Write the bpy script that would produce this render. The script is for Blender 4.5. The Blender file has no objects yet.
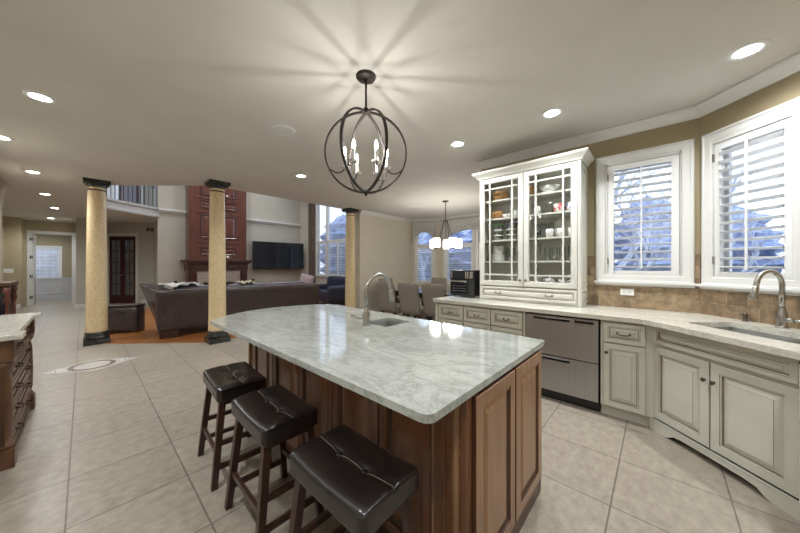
import bpy, bmesh, math, random
from mathutils import Vector, Matrix
random.seed(7)
PI = math.pi
R = math.radians
S = bpy.context.scene
COL = S.collection

# ------------------------------------------------------------------ camera, world, exposure
cd = bpy.data.cameras.new('camera'); cam = bpy.data.objects.new('camera', cd); COL.objects.link(cam)
cd.sensor_width = 36; cd.lens = 286 / 800 * 36; cd.shift_y = -2.0 / 800; cd.clip_start = 0.02; cd.clip_end = 300
cam.location = (0, 0, 1.40); cam.rotation_euler = (R(90), 0, R(42.1 - 90))
S.camera = cam
S.view_settings.view_transform = 'Standard'; S.view_settings.look = 'None'
S.view_settings.gamma = 1.0; S.view_settings.use_curve_mapping = False
S.view_settings.exposure = 2.18
S.cycles.max_bounces = 10; S.cycles.diffuse_bounces = 5; S.cycles.glossy_bounces = 4
S.cycles.transparent_max_bounces = 16; S.cycles.transmission_bounces = 6
S.cycles.sample_clamp_indirect = 6.0
CAN = 27.0         # recessed lights
BULB = 0.68        # chandelier bulbs
SHADE = 9.0        # dining shades
SKY = 0.66

w = bpy.data.worlds.new('world'); S.world = w; w.use_nodes = True
nt = w.node_tree; nt.nodes.clear()
wo = nt.nodes.new('ShaderNodeOutputWorld'); bg = nt.nodes.new('ShaderNodeBackground')
tc = nt.nodes.new('ShaderNodeTexCoord'); sp = nt.nodes.new('ShaderNodeSeparateXYZ'); cr = nt.nodes.new('ShaderNodeValToRGB')
nz = nt.nodes.new('ShaderNodeTexNoise'); nz.inputs['Scale'].default_value = 3.0; nz.inputs['Detail'].default_value = 4
mx = nt.nodes.new('ShaderNodeMixRGB'); mx.blend_type = 'MIX'
nt.links.new(tc.outputs['Generated'], sp.inputs[0]); nt.links.new(sp.outputs['Z'], cr.inputs[0])
nt.links.new(tc.outputs['Generated'], nz.inputs['Vector'])
cr.color_ramp.elements[0].position = 0.0; cr.color_ramp.elements[0].color = (0.66, 0.78, 1.0, 1)
cr.color_ramp.elements[1].position = 0.7; cr.color_ramp.elements[1].color = (0.36, 0.54, 1.0, 1)
mx.inputs[2].default_value = (0.76, 0.86, 1.0, 1)
nt.links.new(nz.outputs['Fac'], mx.inputs[0]); nt.links.new(cr.outputs[0], mx.inputs[1]); nt.links.new(mx.outputs[0], bg.inputs[0])
bg.inputs[1].default_value = SKY
nt.links.new(bg.outputs[0], wo.inputs[0])

# ------------------------------------------------------------------ materials
def mat(name, c, rough=0.5, metal=0.0, c2=None, scale=8.0, stretch=(1, 1, 1), detail=5, bump=0.0, coat=0.0, lo=0.35, hi=0.65, spec=0.5, emit=0.0, distort=0.0, coord='Object', c3=None):
    m = bpy.data.materials.new(name); m.use_nodes = True
    n = m.node_tree.nodes; l = m.node_tree.links
    b = n['Principled BSDF']
    b.inputs['Base Color'].default_value = (*c, 1); b.inputs['Roughness'].default_value = rough
    b.inputs['Metallic'].default_value = metal; b.inputs['Coat Weight'].default_value = coat
    b.inputs['Specular IOR Level'].default_value = spec
    if emit:
        b.inputs['Emission Color'].default_value = (*c, 1); b.inputs['Emission Strength'].default_value = emit
    t = n.new('ShaderNodeTexCoord'); mp = n.new('ShaderNodeMapping'); mp.inputs['Scale'].default_value = stretch
    nz = n.new('ShaderNodeTexNoise'); nz.inputs['Scale'].default_value = scale; nz.inputs['Detail'].default_value = detail
    nz.inputs['Distortion'].default_value = distort
    l.new(t.outputs[coord], mp.inputs[0]); l.new(mp.outputs[0], nz.inputs['Vector'])
    if c2 is None: c2 = tuple(v * 0.93 for v in c); lo, hi = 0.3, 0.7
    cr = n.new('ShaderNodeValToRGB')
    cr.color_ramp.elements[0].position = lo; cr.color_ramp.elements[0].color = (*c, 1)
    cr.color_ramp.elements[1].position = hi; cr.color_ramp.elements[1].color = (*c2, 1)
    if c3:
        e = cr.color_ramp.elements.new(0.5 * (lo + hi)); e.color = (*c3, 1)
    l.new(nz.outputs['Fac'], cr.inputs[0]); l.new(cr.outputs[0], b.inputs['Base Color'])
    if bump:
        bp = n.new('ShaderNodeBump'); bp.inputs['Strength'].default_value = bump; bp.inputs['Distance'].default_value = 0.01
        l.new(nz.outputs['Fac'], bp.inputs['Height']); l.new(bp.outputs[0], b.inputs['Normal'])
    return m

def emis(name, c, s):
    m = bpy.data.materials.new(name); m.use_nodes = True
    n = m.node_tree.nodes; n.clear()
    o = n.new('ShaderNodeOutputMaterial'); e = n.new('ShaderNodeEmission')
    e.inputs[0].default_value = (*c, 1); e.inputs[1].default_value = s
    m.node_tree.links.new(e.outputs[0], o.inputs[0]); return m

def glass(name, tint=(1, 1, 1), refl=0.08, rough=0.02, gain=0.5):
    m = bpy.data.materials.new(name); m.use_nodes = True
    n = m.node_tree.nodes; l = m.node_tree.links; n.clear()
    o = n.new('ShaderNodeOutputMaterial'); t = n.new('ShaderNodeBsdfTransparent'); g = n.new('ShaderNodeBsdfGlossy')
    x = n.new('ShaderNodeMixShader'); lw = n.new('ShaderNodeLayerWeight'); ma = n.new('ShaderNodeMath')
    lw.inputs['Blend'].default_value = 0.25; ma.operation = 'MULTIPLY_ADD'; ma.inputs[1].default_value = gain; ma.inputs[2].default_value = refl
    t.inputs[0].default_value = (*tint, 1); g.inputs['Roughness'].default_value = rough
    l.new(lw.outputs['Fresnel'], ma.inputs[0]); l.new(ma.outputs[0], x.inputs[0])
    l.new(t.outputs[0], x.inputs[1]); l.new(g.outputs[0], x.inputs[2]); l.new(x.outputs[0], o.inputs[0])
    return m

def glow_glass(name, c, s):
    m = bpy.data.materials.new(name); m.use_nodes = True
    n = m.node_tree.nodes; l = m.node_tree.links; n.clear()
    o = n.new('ShaderNodeOutputMaterial'); t = n.new('ShaderNodeBsdfTransparent'); e = n.new('ShaderNodeEmission'); a = n.new('ShaderNodeAddShader')
    e.inputs[0].default_value = (*c, 1); e.inputs[1].default_value = s
    l.new(t.outputs[0], a.inputs[0]); l.new(e.outputs[0], a.inputs[1]); l.new(a.outputs[0], o.inputs[0])
    return m

def grid_mat(name, off, size, mortar, c1, c2, cm, offset=0.0, rough=0.4, axes='XY', vein=None, bump=0.3, nscale=3.0, streak=(1, 1, 1)):
    """tiles / planks / bricks laid out in world metres"""
    m = bpy.data.materials.new(name); m.use_nodes = True
    n = m.node_tree.nodes; l = m.node_tree.links; b = n['Principled BSDF']; b.inputs['Roughness'].default_value = rough
    g = n.new('ShaderNodeTexCoord'); s = n.new('ShaderNodeSeparateXYZ'); cb = n.new('ShaderNodeCombineXYZ')
    l.new(g.outputs['Object'], s.inputs[0]); l.new(s.outputs[axes[0]], cb.inputs[0]); l.new(s.outputs[axes[1]], cb.inputs[1])
    mp = n.new('ShaderNodeMapping'); mp.inputs['Location'].default_value = (-off[0], -off[1], 0); l.new(cb.outputs[0], mp.inputs[0])
    br = n.new('ShaderNodeTexBrick'); br.offset = offset; br.squash = 1; br.inputs['Scale'].default_value = 1
    br.inputs['Brick Width'].default_value = size[0]; br.inputs['Row Height'].default_value = size[1]
    br.inputs['Mortar Size'].default_value = mortar; br.inputs['Mortar Smooth'].default_value = 0.1; br.inputs['Bias'].default_value = 0
    br.inputs['Color1'].default_value = (*c1, 1); br.inputs['Color2'].default_value = (*c2, 1); br.inputs['Mortar'].default_value = (*cm, 1)
    l.new(mp.outputs[0], br.inputs['Vector'])
    m2 = n.new('ShaderNodeMapping'); m2.inputs['Scale'].default_value = streak; l.new(g.outputs['Object'], m2.inputs[0])
    nz = n.new('ShaderNodeTexNoise'); nz.inputs['Scale'].default_value = nscale; nz.inputs['Detail'].default_value = 7; nz.inputs['Roughness'].default_value = 0.65
    l.new(m2.outputs[0], nz.inputs['Vector'])
    cr = n.new('ShaderNodeValToRGB'); v = vein or 0.8
    cr.color_ramp.elements[0].position = 0.3; cr.color_ramp.elements[0].color = (v, v * 0.985, v * 0.96, 1)
    cr.color_ramp.elements[1].position = 0.7; cr.color_ramp.elements[1].color = (1.08, 1.08, 1.08, 1)
    l.new(nz.outputs['Fac'], cr.inputs[0])
    mu = n.new('ShaderNodeMixRGB'); mu.blend_type = 'MULTIPLY'; mu.inputs[0].default_value = 1
    l.new(br.outputs['Color'], mu.inputs[1]); l.new(cr.outputs[0], mu.inputs[2]); l.new(mu.outputs[0], b.inputs['Base Color'])
    bp = n.new('ShaderNodeBump'); bp.invert = True; bp.inputs['Strength'].default_value = bump; bp.inputs['Distance'].default_value = 0.004
    l.new(br.outputs['Fac'], bp.inputs['Height']); l.new(bp.outputs[0], b.inputs['Normal'])
    return m

def granite(name, tint=(1, 1, 1), fine=0.45, vs=0.74):
    m = bpy.data.materials.new(name); m.use_nodes = True
    n = m.node_tree.nodes; l = m.node_tree.links; b = n['Principled BSDF']; b.inputs['Roughness'].default_value = 0.07
    t = n.new('ShaderNodeTexCoord')
    def layer(scale, stretch, rot, stops, detail, dist):
        mp = n.new('ShaderNodeMapping'); mp.inputs['Scale'].default_value = stretch; mp.inputs['Rotation'].default_value = (0, 0, R(rot))
        nz = n.new('ShaderNodeTexNoise'); nz.inputs['Scale'].default_value = scale; nz.inputs['Detail'].default_value = detail; nz.inputs['Roughness'].default_value = 0.68; nz.inputs['Distortion'].default_value = dist
        cr = n.new('ShaderNodeValToRGB'); e = cr.color_ramp.elements
        for k, (p, c) in enumerate(stops):
            q = e[k] if k < 2 else e.new(p)
            q.position = p; q.color = (c[0], c[1], c[2], 1)
        l.new(t.outputs['Object'], mp.inputs[0]); l.new(mp.outputs[0], nz.inputs['Vector']); l.new(nz.outputs['Fac'], cr.inputs[0]); return cr
    base = layer(5.0, (3.0, 0.9, 1), 20, [(0.28, tuple(a_ * b_ for a_, b_ in zip((0.45, 0.455, 0.43), tint))), (0.62, tuple(a_ * b_ for a_, b_ in zip((0.57, 0.575, 0.545), tint)))], 10, 0.5)
    vein = layer(2.2, (2.6, 0.8, 1), 28, [(0.455, (1, 1, 1)), (0.545, (1, 1, 1)), (0.50, (vs, vs * 1.01, vs * 0.985))], 12, 1.6)
    speck = layer(60, (1, 0.7, 1), 0, [(0.36, (0.62, 0.61, 0.58)), (0.50, (1, 1, 1))], 6, 0)
    a = n.new('ShaderNodeMixRGB'); a.blend_type = 'MULTIPLY'; a.inputs[0].default_value = 1
    c = n.new('ShaderNodeMixRGB'); c.blend_type = 'MULTIPLY'; c.inputs[0].default_value = fine
    l.new(base.outputs[0], a.inputs[1]); l.new(vein.outputs[0], a.inputs[2]); l.new(a.outputs[0], c.inputs[1]); l.new(speck.outputs[0], c.inputs[2]); l.new(c.outputs[0], b.inputs['Base Color'])
    return m

M = {}
M['wall_tan'] = mat('tan wall paint', (0.30, 0.243, 0.145), 0.7, scale=2)
M['wall_hall'] = mat('hall tan wall paint', (0.42, 0.355, 0.235), 0.7, scale=2)
M['wall_taupe'] = mat('taupe wall paint', (0.56, 0.51, 0.42), 0.7, scale=2)
M['wall_grey'] = mat('grey wall paint', (0.47, 0.44, 0.375), 0.7, scale=2)
M['ceiling'] = mat('ceiling paint', (0.60, 0.575, 0.525), 0.8, scale=2)
M['white'] = mat('white trim paint', (0.66, 0.655, 0.63), 0.35, scale=3)
M['trim_grey'] = mat('warm grey trim paint', (0.43, 0.41, 0.385), 0.45, scale=3)
M['shutter'] = mat('white shutter paint', (0.72, 0.72, 0.71), 0.4, scale=3)
M['cream'] = mat('cream cabinet paint', (0.57, 0.57, 0.485), 0.38, c2=(0.53, 0.53, 0.445), scale=4)
M['glaze'] = mat('brown antique glaze', (0.23, 0.185, 0.125), 0.5)
M['hutch'] = mat('antique white hutch paint', (0.64, 0.635, 0.575), 0.38, c2=(0.60, 0.59, 0.53), scale=4)
M['glaze2'] = mat('grey antique glaze', (0.33, 0.29, 0.22), 0.5)
M['tile'] = grid_mat('floor tile', (-0.065, 0.207), (0.5285, 0.5285), 0.0045, (0.35, 0.305, 0.245), (0.32, 0.278, 0.225), (0.15, 0.13, 0.105), rough=0.33, vein=0.70, nscale=14, streak=(1, 1.3, 1), bump=0.25)
M['plank'] = grid_mat('oak plank floor', (0, 0), (1.1, 0.085), 0.0012, (0.36, 0.14, 0.036), (0.25, 0.09, 0.024), (0.09, 0.035, 0.012), offset=0.37, rough=0.34, vein=0.7, nscale=6, streak=(1, 10, 1), bump=0.15)
M['splash'] = grid_mat('travertine backsplash', (0, 0.935), (0.145, 0.113), 0.003, (0.42, 0.30, 0.18), (0.22, 0.145, 0.082), (0.36, 0.285, 0.20), offset=0.5, rough=0.5, axes='YZ', vein=0.40, nscale=15, bump=0.5)
M['granite'] = granite('pale grey granite', (0.73, 0.755, 0.75), 0.4, 0.76)
M['granite_warm'] = granite('warm pale granite', (1.15, 1.10, 1.02), 0.6, 0.9)
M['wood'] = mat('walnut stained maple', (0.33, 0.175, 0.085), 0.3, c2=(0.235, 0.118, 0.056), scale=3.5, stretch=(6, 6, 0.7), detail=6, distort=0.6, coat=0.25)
M['wood_side'] = mat('darker reddish walnut', (0.20, 0.088, 0.040), 0.3, c2=(0.125, 0.052, 0.024), scale=3.5, stretch=(6, 6, 0.7), detail=6, distort=0.6, coat=0.25)  # darker, redder version of the island wood for seating side and body
M['wood_dark'] = mat('dark stained maple', (0.085, 0.035, 0.016), 0.35, c2=(0.045, 0.018, 0.009), scale=3.5, stretch=(6, 6, 0.7), detail=6)
M['wood_hi'] = mat('lighter amber wood', (0.28, 0.15, 0.07), 0.3, c2=(0.20, 0.105, 0.05), scale=5, stretch=(5, 5, 0.7), coat=0.25)  # lighter amber tone for raised beads and pilaster turnings
M['cherry'] = mat('cherry panelling', (0.135, 0.042, 0.026), 0.28, c2=(0.085, 0.024, 0.016), scale=3, stretch=(5, 5, 0.6), coat=0.3)
M['cherry_dark'] = mat('dark cherry', (0.075, 0.02, 0.016), 0.3, c2=(0.04, 0.012, 0.01), scale=3, stretch=(5, 5, 0.6), coat=0.3)
M['espresso'] = mat('espresso stained legs', (0.055, 0.022, 0.015), 0.35, c2=(0.03, 0.012, 0.009), scale=4, stretch=(6, 6, 0.7))
M['leather'] = mat('espresso leather', (0.009, 0.006, 0.0055), 0.27, c2=(0.015, 0.0095, 0.0085), scale=30, bump=0.12, spec=0.6)
M['piping'] = mat('pale thread seam', (0.13, 0.10, 0.085), 0.5)
M['sofa'] = mat('brown sofa leather', (0.044, 0.030, 0.030), 0.33, c2=(0.060, 0.042, 0.042), scale=6, bump=0.08)
M['sofa_top'] = mat('charcoal cushion leather', (0.10, 0.095, 0.11), 0.33, c2=(0.14, 0.13, 0.15), scale=8, bump=0.1)  # paler and greyer than the sofa body, used on the back cushions
M['sofa_blue'] = mat('blue black leather', (0.022, 0.024, 0.045), 0.35, c2=(0.035, 0.038, 0.065), scale=8)
M['steel'] = mat('brushed stainless steel', (0.44, 0.44, 0.435), 0.36, 0.8, c2=(0.38, 0.38, 0.375), scale=4, stretch=(60, 60, 0.5), detail=3)
M['steel_dark'] = mat('sink steel', (0.38, 0.375, 0.36), 0.5, 0.5, scale=20)
M['nickel'] = mat('brushed nickel', (0.47, 0.455, 0.43), 0.22, 1.0, scale=30)
M['chrome'] = mat('bright chrome', (0.75, 0.74, 0.72), 0.12, 1.0)
M['pewter'] = mat('antique pewter', (0.12, 0.10, 0.08), 0.4, 0.8, scale=30)
M['bronze'] = mat('oil rubbed bronze', (0.030, 0.022, 0.018), 0.45, 0.3, scale=25)
M['black'] = mat('black plastic', (0.012, 0.012, 0.013), 0.25)
M['black_matt'] = mat('matt black metal', (0.02, 0.02, 0.02), 0.5)
M['screen'] = mat('television screen glass', (0.008, 0.010, 0.016), 0.08)
M['marble'] = mat('honey onyx marble', (0.76, 0.60, 0.37), 0.25, c2=(0.58, 0.44, 0.24), c3=(0.70, 0.55, 0.325), scale=16, stretch=(1.5, 1.5, 0.5), detail=9, distort=2.2, lo=0.32, hi=0.7)
M['black_marble'] = mat('black marble', (0.022, 0.023, 0.022), 0.18, c2=(0.085, 0.085, 0.08), scale=9, detail=8, distort=1.5, lo=0.45, hi=0.85)
M['glass'] = glass('clear pane')
M['cab_glass'] = glass('cabinet glass', (0.98, 0.985, 0.98), 0.01, 0.02, 0.25)
M['ware_glass'] = glass('clear glassware', (0.95, 0.97, 0.965), 0.10)
M['china'] = mat('white china', (0.78, 0.78, 0.76), 0.2)
M['wicker'] = mat('woven wicker', (0.42, 0.23, 0.08), 0.7, c2=(0.25, 0.12, 0.04), scale=60, bump=0.5)
M['green_lid'] = mat('green plastic lid', (0.10, 0.42, 0.12), 0.4)
M['purple_lid'] = mat('purple plastic lid', (0.16, 0.08, 0.42), 0.4)
M['red_china'] = mat('red patterned china', (0.75, 0.72, 0.68), 0.25, c2=(0.52, 0.10, 0.12), scale=28, lo=0.48, hi=0.54)
M['blue_china'] = mat('blue patterned china', (0.78, 0.78, 0.78), 0.25, c2=(0.08, 0.14, 0.45), scale=28, lo=0.48, hi=0.54)
M['chair_fabric'] = mat('taupe chair linen', (0.23, 0.20, 0.165), 0.85, c2=(0.19, 0.165, 0.135), scale=90, bump=0.1)
M['table'] = mat('polished dark table', (0.03, 0.022, 0.022), 0.12, c2=(0.045, 0.03, 0.028), scale=5, stretch=(1, 8, 1))
M['valance'] = mat('patterned valance cloth', (0.46, 0.45, 0.42), 0.85, c2=(0.33, 0.325, 0.31), scale=16, distort=2.5, lo=0.44, hi=0.56)
M['pillow'] = mat('dusty pink cushion cloth', (0.42, 0.33, 0.33), 0.85, c2=(0.34, 0.26, 0.27), scale=25)
M['throw'] = mat('pale grey throw cloth', (0.62, 0.60, 0.57), 0.9, c2=(0.30, 0.29, 0.29), scale=9, lo=0.5, hi=0.62)
M['cream_cloth'] = mat('cream cloth', (0.70, 0.66, 0.50), 0.9, c2=(0.45, 0.40, 0.28), scale=14)
M['curtain'] = mat('brown curtain cloth', (0.135, 0.10, 0.08), 0.85, c2=(0.10, 0.07, 0.055), scale=10)
M['lens'] = emis('lit lamp lens', (0.97, 0.985, 1.0), 9.0)
M['bulb'] = emis('lit filament', (1.0, 0.94, 0.85), 20)
M['bulb_glass'] = glow_glass('glowing bulb glass', (1.0, 0.95, 0.88), 5.0)
M['shade'] = emis('lit opal glass', (1.0, 0.96, 0.88), SHADE)
M['stone'] = mat('pale hearth stone', (0.42, 0.37, 0.31), 0.4, c2=(0.30, 0.25, 0.21), scale=12)
M['firebox'] = mat('firebox soot', (0.012, 0.011, 0.010), 0.6)
M['lawn'] = mat('winter lawn', (0.26, 0.30, 0.28), 0.9, c2=(0.34, 0.35, 0.33), scale=3)
M['bark'] = mat('haze tinted bark', (0.42, 0.44, 0.52), 0.9, c2=(0.52, 0.54, 0.62), scale=12)  # bluish outdoor cast and haze painted into the bark colour
M['evergreen'] = mat('haze tinted needles', (0.24, 0.29, 0.42), 0.9, c2=(0.42, 0.48, 0.62), scale=4, lo=0.4, hi=0.6)  # pale blue haze and daylight cast painted into the foliage colour
M['inlay_white'] = mat('white marble inlay', (0.50, 0.475, 0.43), 0.25)
M['inlay_dark'] = mat('dark marble inlay', (0.14, 0.11, 0.085), 0.25, c2=(0.22, 0.18, 0.14), scale=20)
M['plate'] = mat('white switch plastic', (0.80, 0.80, 0.78), 0.35)
M['floor_drawer'] = mat('aged walnut drawers', (0.135, 0.062, 0.028), 0.35, c2=(0.075, 0.034, 0.016), scale=3.5, stretch=(5, 5, 0.8), coat=0.2)

# ------------------------------------------------------------------ mesh builder
class MB:
    def __init__(s): s.v = []; s.f = []; s.m = []; s.sm = []; s.X = Matrix()
    def add(s, vs, fs, mi=0, smooth=False):
        o = len(s.v); s.v += [s.X @ Vector(v) for v in vs]
        for f in fs: s.f.append([i + o for i in f]); s.m.append(mi); s.sm.append(smooth)
        return s
    def box(s, x0, y0, z0, x1, y1, z1, mi=0):
        v = [(x, y, z) for z in (z0, z1) for y in (y0, y1) for x in (x0, x1)]
        return s.add(v, [(0, 2, 3, 1), (4, 5, 7, 6), (0, 1, 5, 4), (2, 6, 7, 3), (0, 4, 6, 2), (1, 3, 7, 5)], mi)
    def taper(s, a, b, wa, wb, mi=0):
        """square bar from a to b, half sizes wa, wb"""
        v = [(p[0] + dx * h, p[1] + dy * h, p[2]) for p, h in ((a, wa), (b, wb)) for dy in (-1, 1) for dx in (-1, 1)]
        return s.add(v, [(0, 2, 3, 1), (4, 5, 7, 6), (0, 1, 5, 4), (2, 6, 7, 3), (0, 4, 6, 2), (1, 3, 7, 5)], mi)
    def lathe(s, prof, seg=24, c=(0, 0, 0), mi=0, smooth=True, arc=2 * PI):
        n = len(prof); v = []; f = []
        for k in range(seg):
            a = arc * k / seg
            for r, z in prof: v.append((c[0] + r * math.cos(a), c[1] + r * math.sin(a), c[2] + z))
        for k in range(seg):
            k2 = (k + 1) % seg
            for j in range(n - 1):
                f.append((k * n + j, k2 * n + j, k2 * n + j + 1, k * n + j + 1))
        return s.add(v, f, mi, smooth)
    def cyl(s, r, z0, z1, seg=20, c=(0, 0, 0), mi=0):
        return s.lathe([(0.0001, z0), (r, z0), (r, z0), (r, z1), (r, z1), (0.0001, z1)], seg, c, mi, False)
    def tube(s, pts, r, seg=8, closed=False, mi=0, cap=True, flat=None):
        P = [Vector(p) for p in pts]; n = len(P); rs = r if isinstance(r, (list, tuple)) else [r] * n
        v = []; f = []; up = None
        for i in range(n):
            t = (P[(i + 1) % n] - P[i - 1]) if closed else (P[min(i + 1, n - 1)] - P[max(i - 1, 0)])
            t.normalize()
            if up is None: up = t.orthogonal().normalized()
            up = (up - t * up.dot(t)); up = up.normalized() if up.length > 1e-6 else t.orthogonal().normalized()
            sd = t.cross(up)
            for k in range(seg):
                a = 2 * PI * k / seg; v.append(P[i] + (up * math.cos(a) + sd * math.sin(a)) * rs[i])
        for i in range(n if closed else n - 1):
            j = (i + 1) % n
            for k in range(seg):
                k2 = (k + 1) % seg; f.append((i * seg + k, i * seg + k2, j * seg + k2, j * seg + k))
        if cap and not closed: f.append(tuple(range(seg - 1, -1, -1))); f.append(tuple((n - 1) * seg + k for k in range(seg)))
        return s.add(v, f, mi, True)
    def prism(s, poly, z0, z1, mi=0, smooth_side=False):
        n = len(poly)
        s.add([(x, y, z0) for x, y in poly] + [(x, y, z1) for x, y in poly],
              [tuple(range(n - 1, -1, -1)), tuple(range(n, 2 * n))], mi)
        return s.add([(x, y, z0) for x, y in poly] + [(x, y, z1) for x, y in poly],
              [(i, (i + 1) % n, n + (i + 1) % n, n + i) for i in range(n)], mi, smooth_side)
    def rings(s, x0, x1, z0, z1, y0, specs, cap=True):
        """concentric rectangles on a front at y0; specs: (inset, outward, material of the band leading to it)"""
        v = []; f = []; ms = []
        for (d, o, mi) in specs:
            v += [(x0 + d, y0 - o, z0 + d), (x1 - d, y0 - o, z0 + d), (x1 - d, y0 - o, z1 - d), (x0 + d, y0 - o, z1 - d)]
        for i in range(len(specs) - 1):
            for k in range(4):
                k2 = (k + 1) % 4; s.add([v[4 * i + k], v[4 * i + k2], v[4 * i + 4 + k2], v[4 * i + 4 + k]], [(0, 1, 2, 3)], specs[i + 1][2])
        if cap: s.add(v[-4:], [(0, 1, 2, 3)], specs[-1][2])
        return s
    def rbox(s, c, size, r, n=6, fn=None, mi=0):
        """rounded cushion-like box, fn deforms points"""
        hx, hy, hz = (q / 2 for q in size); r = min(r, hx, hy, hz)
        idx = {}; vs = []; fs = []
        def vid(i, j, k):
            key = (i, j, k)
            if key not in idx:
                p = Vector(((i / n * 2 - 1) * hx, (j / n * 2 - 1) * hy, (k / n * 2 - 1) * hz))
                q = Vector((max(-hx + r, min(hx - r, p.x)), max(-hy + r, min(hy - r, p.y)), max(-hz + r, min(hz - r, p.z))))
                d = p - q
                if d.length > 1e-9: p = q + d.normalized() * r
                if fn: p = fn(p)
                idx[key] = len(vs); vs.append(p + Vector(c))
            return idx[key]
        for a in range(n):
            for b in range(n):
                fs.append((vid(a, b, 0), vid(a, b + 1, 0), vid(a + 1, b + 1, 0), vid(a + 1, b, 0)))
                fs.append((vid(a, b, n), vid(a + 1, b, n), vid(a + 1, b + 1, n), vid(a, b + 1, n)))
                fs.append((vid(a, 0, b), vid(a + 1, 0, b), vid(a + 1, 0, b + 1), vid(a, 0, b + 1)))
                fs.append((vid(a, n, b), vid(a, n, b + 1), vid(a + 1, n, b + 1), vid(a + 1, n, b)))
                fs.append((vid(0, a, b), vid(0, a, b + 1), vid(0, a + 1, b + 1), vid(0, a + 1, b)))
                fs.append((vid(n, a, b), vid(n, a + 1, b), vid(n, a + 1, b + 1), vid(n, a, b + 1)))
        return s.add(vs, fs, mi, True)
    def build(s, name, mats, parent=None, bevel=0.0, seg=2, loc=(0, 0, 0), rz=0.0):
        me = bpy.data.meshes.new(name); me.from_pydata([tuple(v) for v in s.v], [], s.f)
        for m in (mats if isinstance(mats, (list, tuple)) else [mats]): me.materials.append(M[m] if isinstance(m, str) else m)
        me.polygons.foreach_set('material_index', s.m); me.polygons.foreach_set('use_smooth', s.sm)
        me.update()
        bm = bmesh.new(); bm.from_mesh(me)
        if bevel:
            bmesh.ops.remove_doubles(bm, verts=bm.verts, dist=1e-5)
            es = [e for e in bm.edges if len(e.link_faces) == 2 and e.calc_face_angle(0) > 0.6]
            bmesh.ops.bevel(bm, geom=es, offset=bevel, segments=seg, affect='EDGES', profile=0.6, clamp_overlap=True)
        bmesh.ops.recalc_face_normals(bm, faces=bm.faces) if s.f and not getattr(s, 'keep', False) else None
        bm.to_mesh(me); bm.free()
        o = bpy.data.objects.new(name, me); COL.objects.link(o)
        o.location = loc; o.rotation_euler = (0, 0, rz)
        if parent: o.parent = parent
        return o

def thing(name, label, cat, loc=(0, 0, 0), rz=0.0, group=None):
    o = bpy.data.objects.new(name, None); COL.objects.link(o); o.empty_display_size = 0.1
    o.location = loc; o.rotation_euler = (0, 0, rz); o['label'] = label; o['category'] = cat; o['kind'] = 'thing'
    if group: o['group'] = group
    return o
def tag(o, label, cat, group=None, kind='thing'):
    o['label'] = label; o['category'] = cat; o['kind'] = kind
    if group: o['group'] = group
    return o
def lab(o, label): o['label'] = label; return o
def struct(name, mb, mats, parent=None, **k):
    o = mb.build(name, mats, parent, **k)
    o['kind'] = 'structure'
    return o
def dup(root, loc=None, rz=None, label=None, group=None):
    r = root.copy(); COL.objects.link(r)
    if loc is not None: r.location = loc
    if rz is not None: r.rotation_euler = (0, 0, rz)
    if label: r['label'] = label
    if group: r['group'] = group
    for ch in list(root.children):
        c = ch.copy(); COL.objects.link(c); c.parent = r
        for g in list(ch.children):
            d = g.copy(); COL.objects.link(d); d.parent = c
    return r
def arc(cx, cy, r, a0, a1, n):
    return [(cx + r * math.cos(R(a0 + (a1 - a0) * i / n)), cy + r * math.sin(R(a0 + (a1 - a0) * i / n))) for i in range(n + 1)]
def slab_with_hole(outer, holes, z0, z1):
    """flat slab of any outline with holes, as vertex and face lists"""
    bm = bmesh.new()
    for z in (z0, z1):
        es = []
        for loop in [outer] + holes:
            vs = [bm.verts.new((x, y, z)) for x, y in loop]
            es += [bm.edges.new((vs[i], vs[(i + 1) % len(vs)])) for i in range(len(vs))]
        bmesh.ops.triangle_fill(bm, use_beauty=True, use_dissolve=False, edges=es)
    bm.verts.index_update()
    v = [tuple(q.co) for q in bm.verts]; f = [tuple(q.index for q in fa.verts) for fa in bm.faces]
    bm.free()
    mb = MB(); mb.add(v, f)
    for loop in [outer] + holes:
        n = len(loop)
        mb.add([(x, y, z0) for x, y in loop] + [(x, y, z1) for x, y in loop], [(i, (i + 1) % n, n + (i + 1) % n, n + i) for i in range(n)])
    return mb

H = 2.89          # kitchen ceiling
HG = 5.6          # great room ceiling
W1 = 3.93         # hutch wall
CT = 0.935        # wall worktop height
IT = 0.92         # island top height

# ------------------------------------------------------------------ room shell
s2 = math.sqrt(0.5)
CORN = (W1, -0.29); WB = -1.27
END2 = (CORN[0] - (CORN[1] - WB), WB)
struct('floor', MB().prism([(-1.07, -1.39), (END2[0] + 0.06, -1.39), (W1 + 0.14, -0.34), (W1 + 0.14, 1.81), (7.89, 1.81), (7.89, 5.36), (7.38, 6.2), (6.89, 6.2), (6.89, 11.9), (4.7, 11.95), (4.7, 15.2), (2.3, 17.9), (0.3, 17.9), (0.3, 18.12), (-2.42, 18.12), (-2.42, 15.6), (-1.78, 15.2), (-1.78, 8.22), (-1.07, 8.22)], -0.12, 0.0), 'tile')
wood_poly = [(0.20, 7.30), (1.48, 6.02), (1.75, 5.98), (2.2, 6.05), (7.4, 6.05), (7.4, 12.0), (0.50, 12.0), (0.36, 9.5)]
struct('floor_wood', MB().prism(wood_poly, 0.0, 0.006), 'plank')

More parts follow.
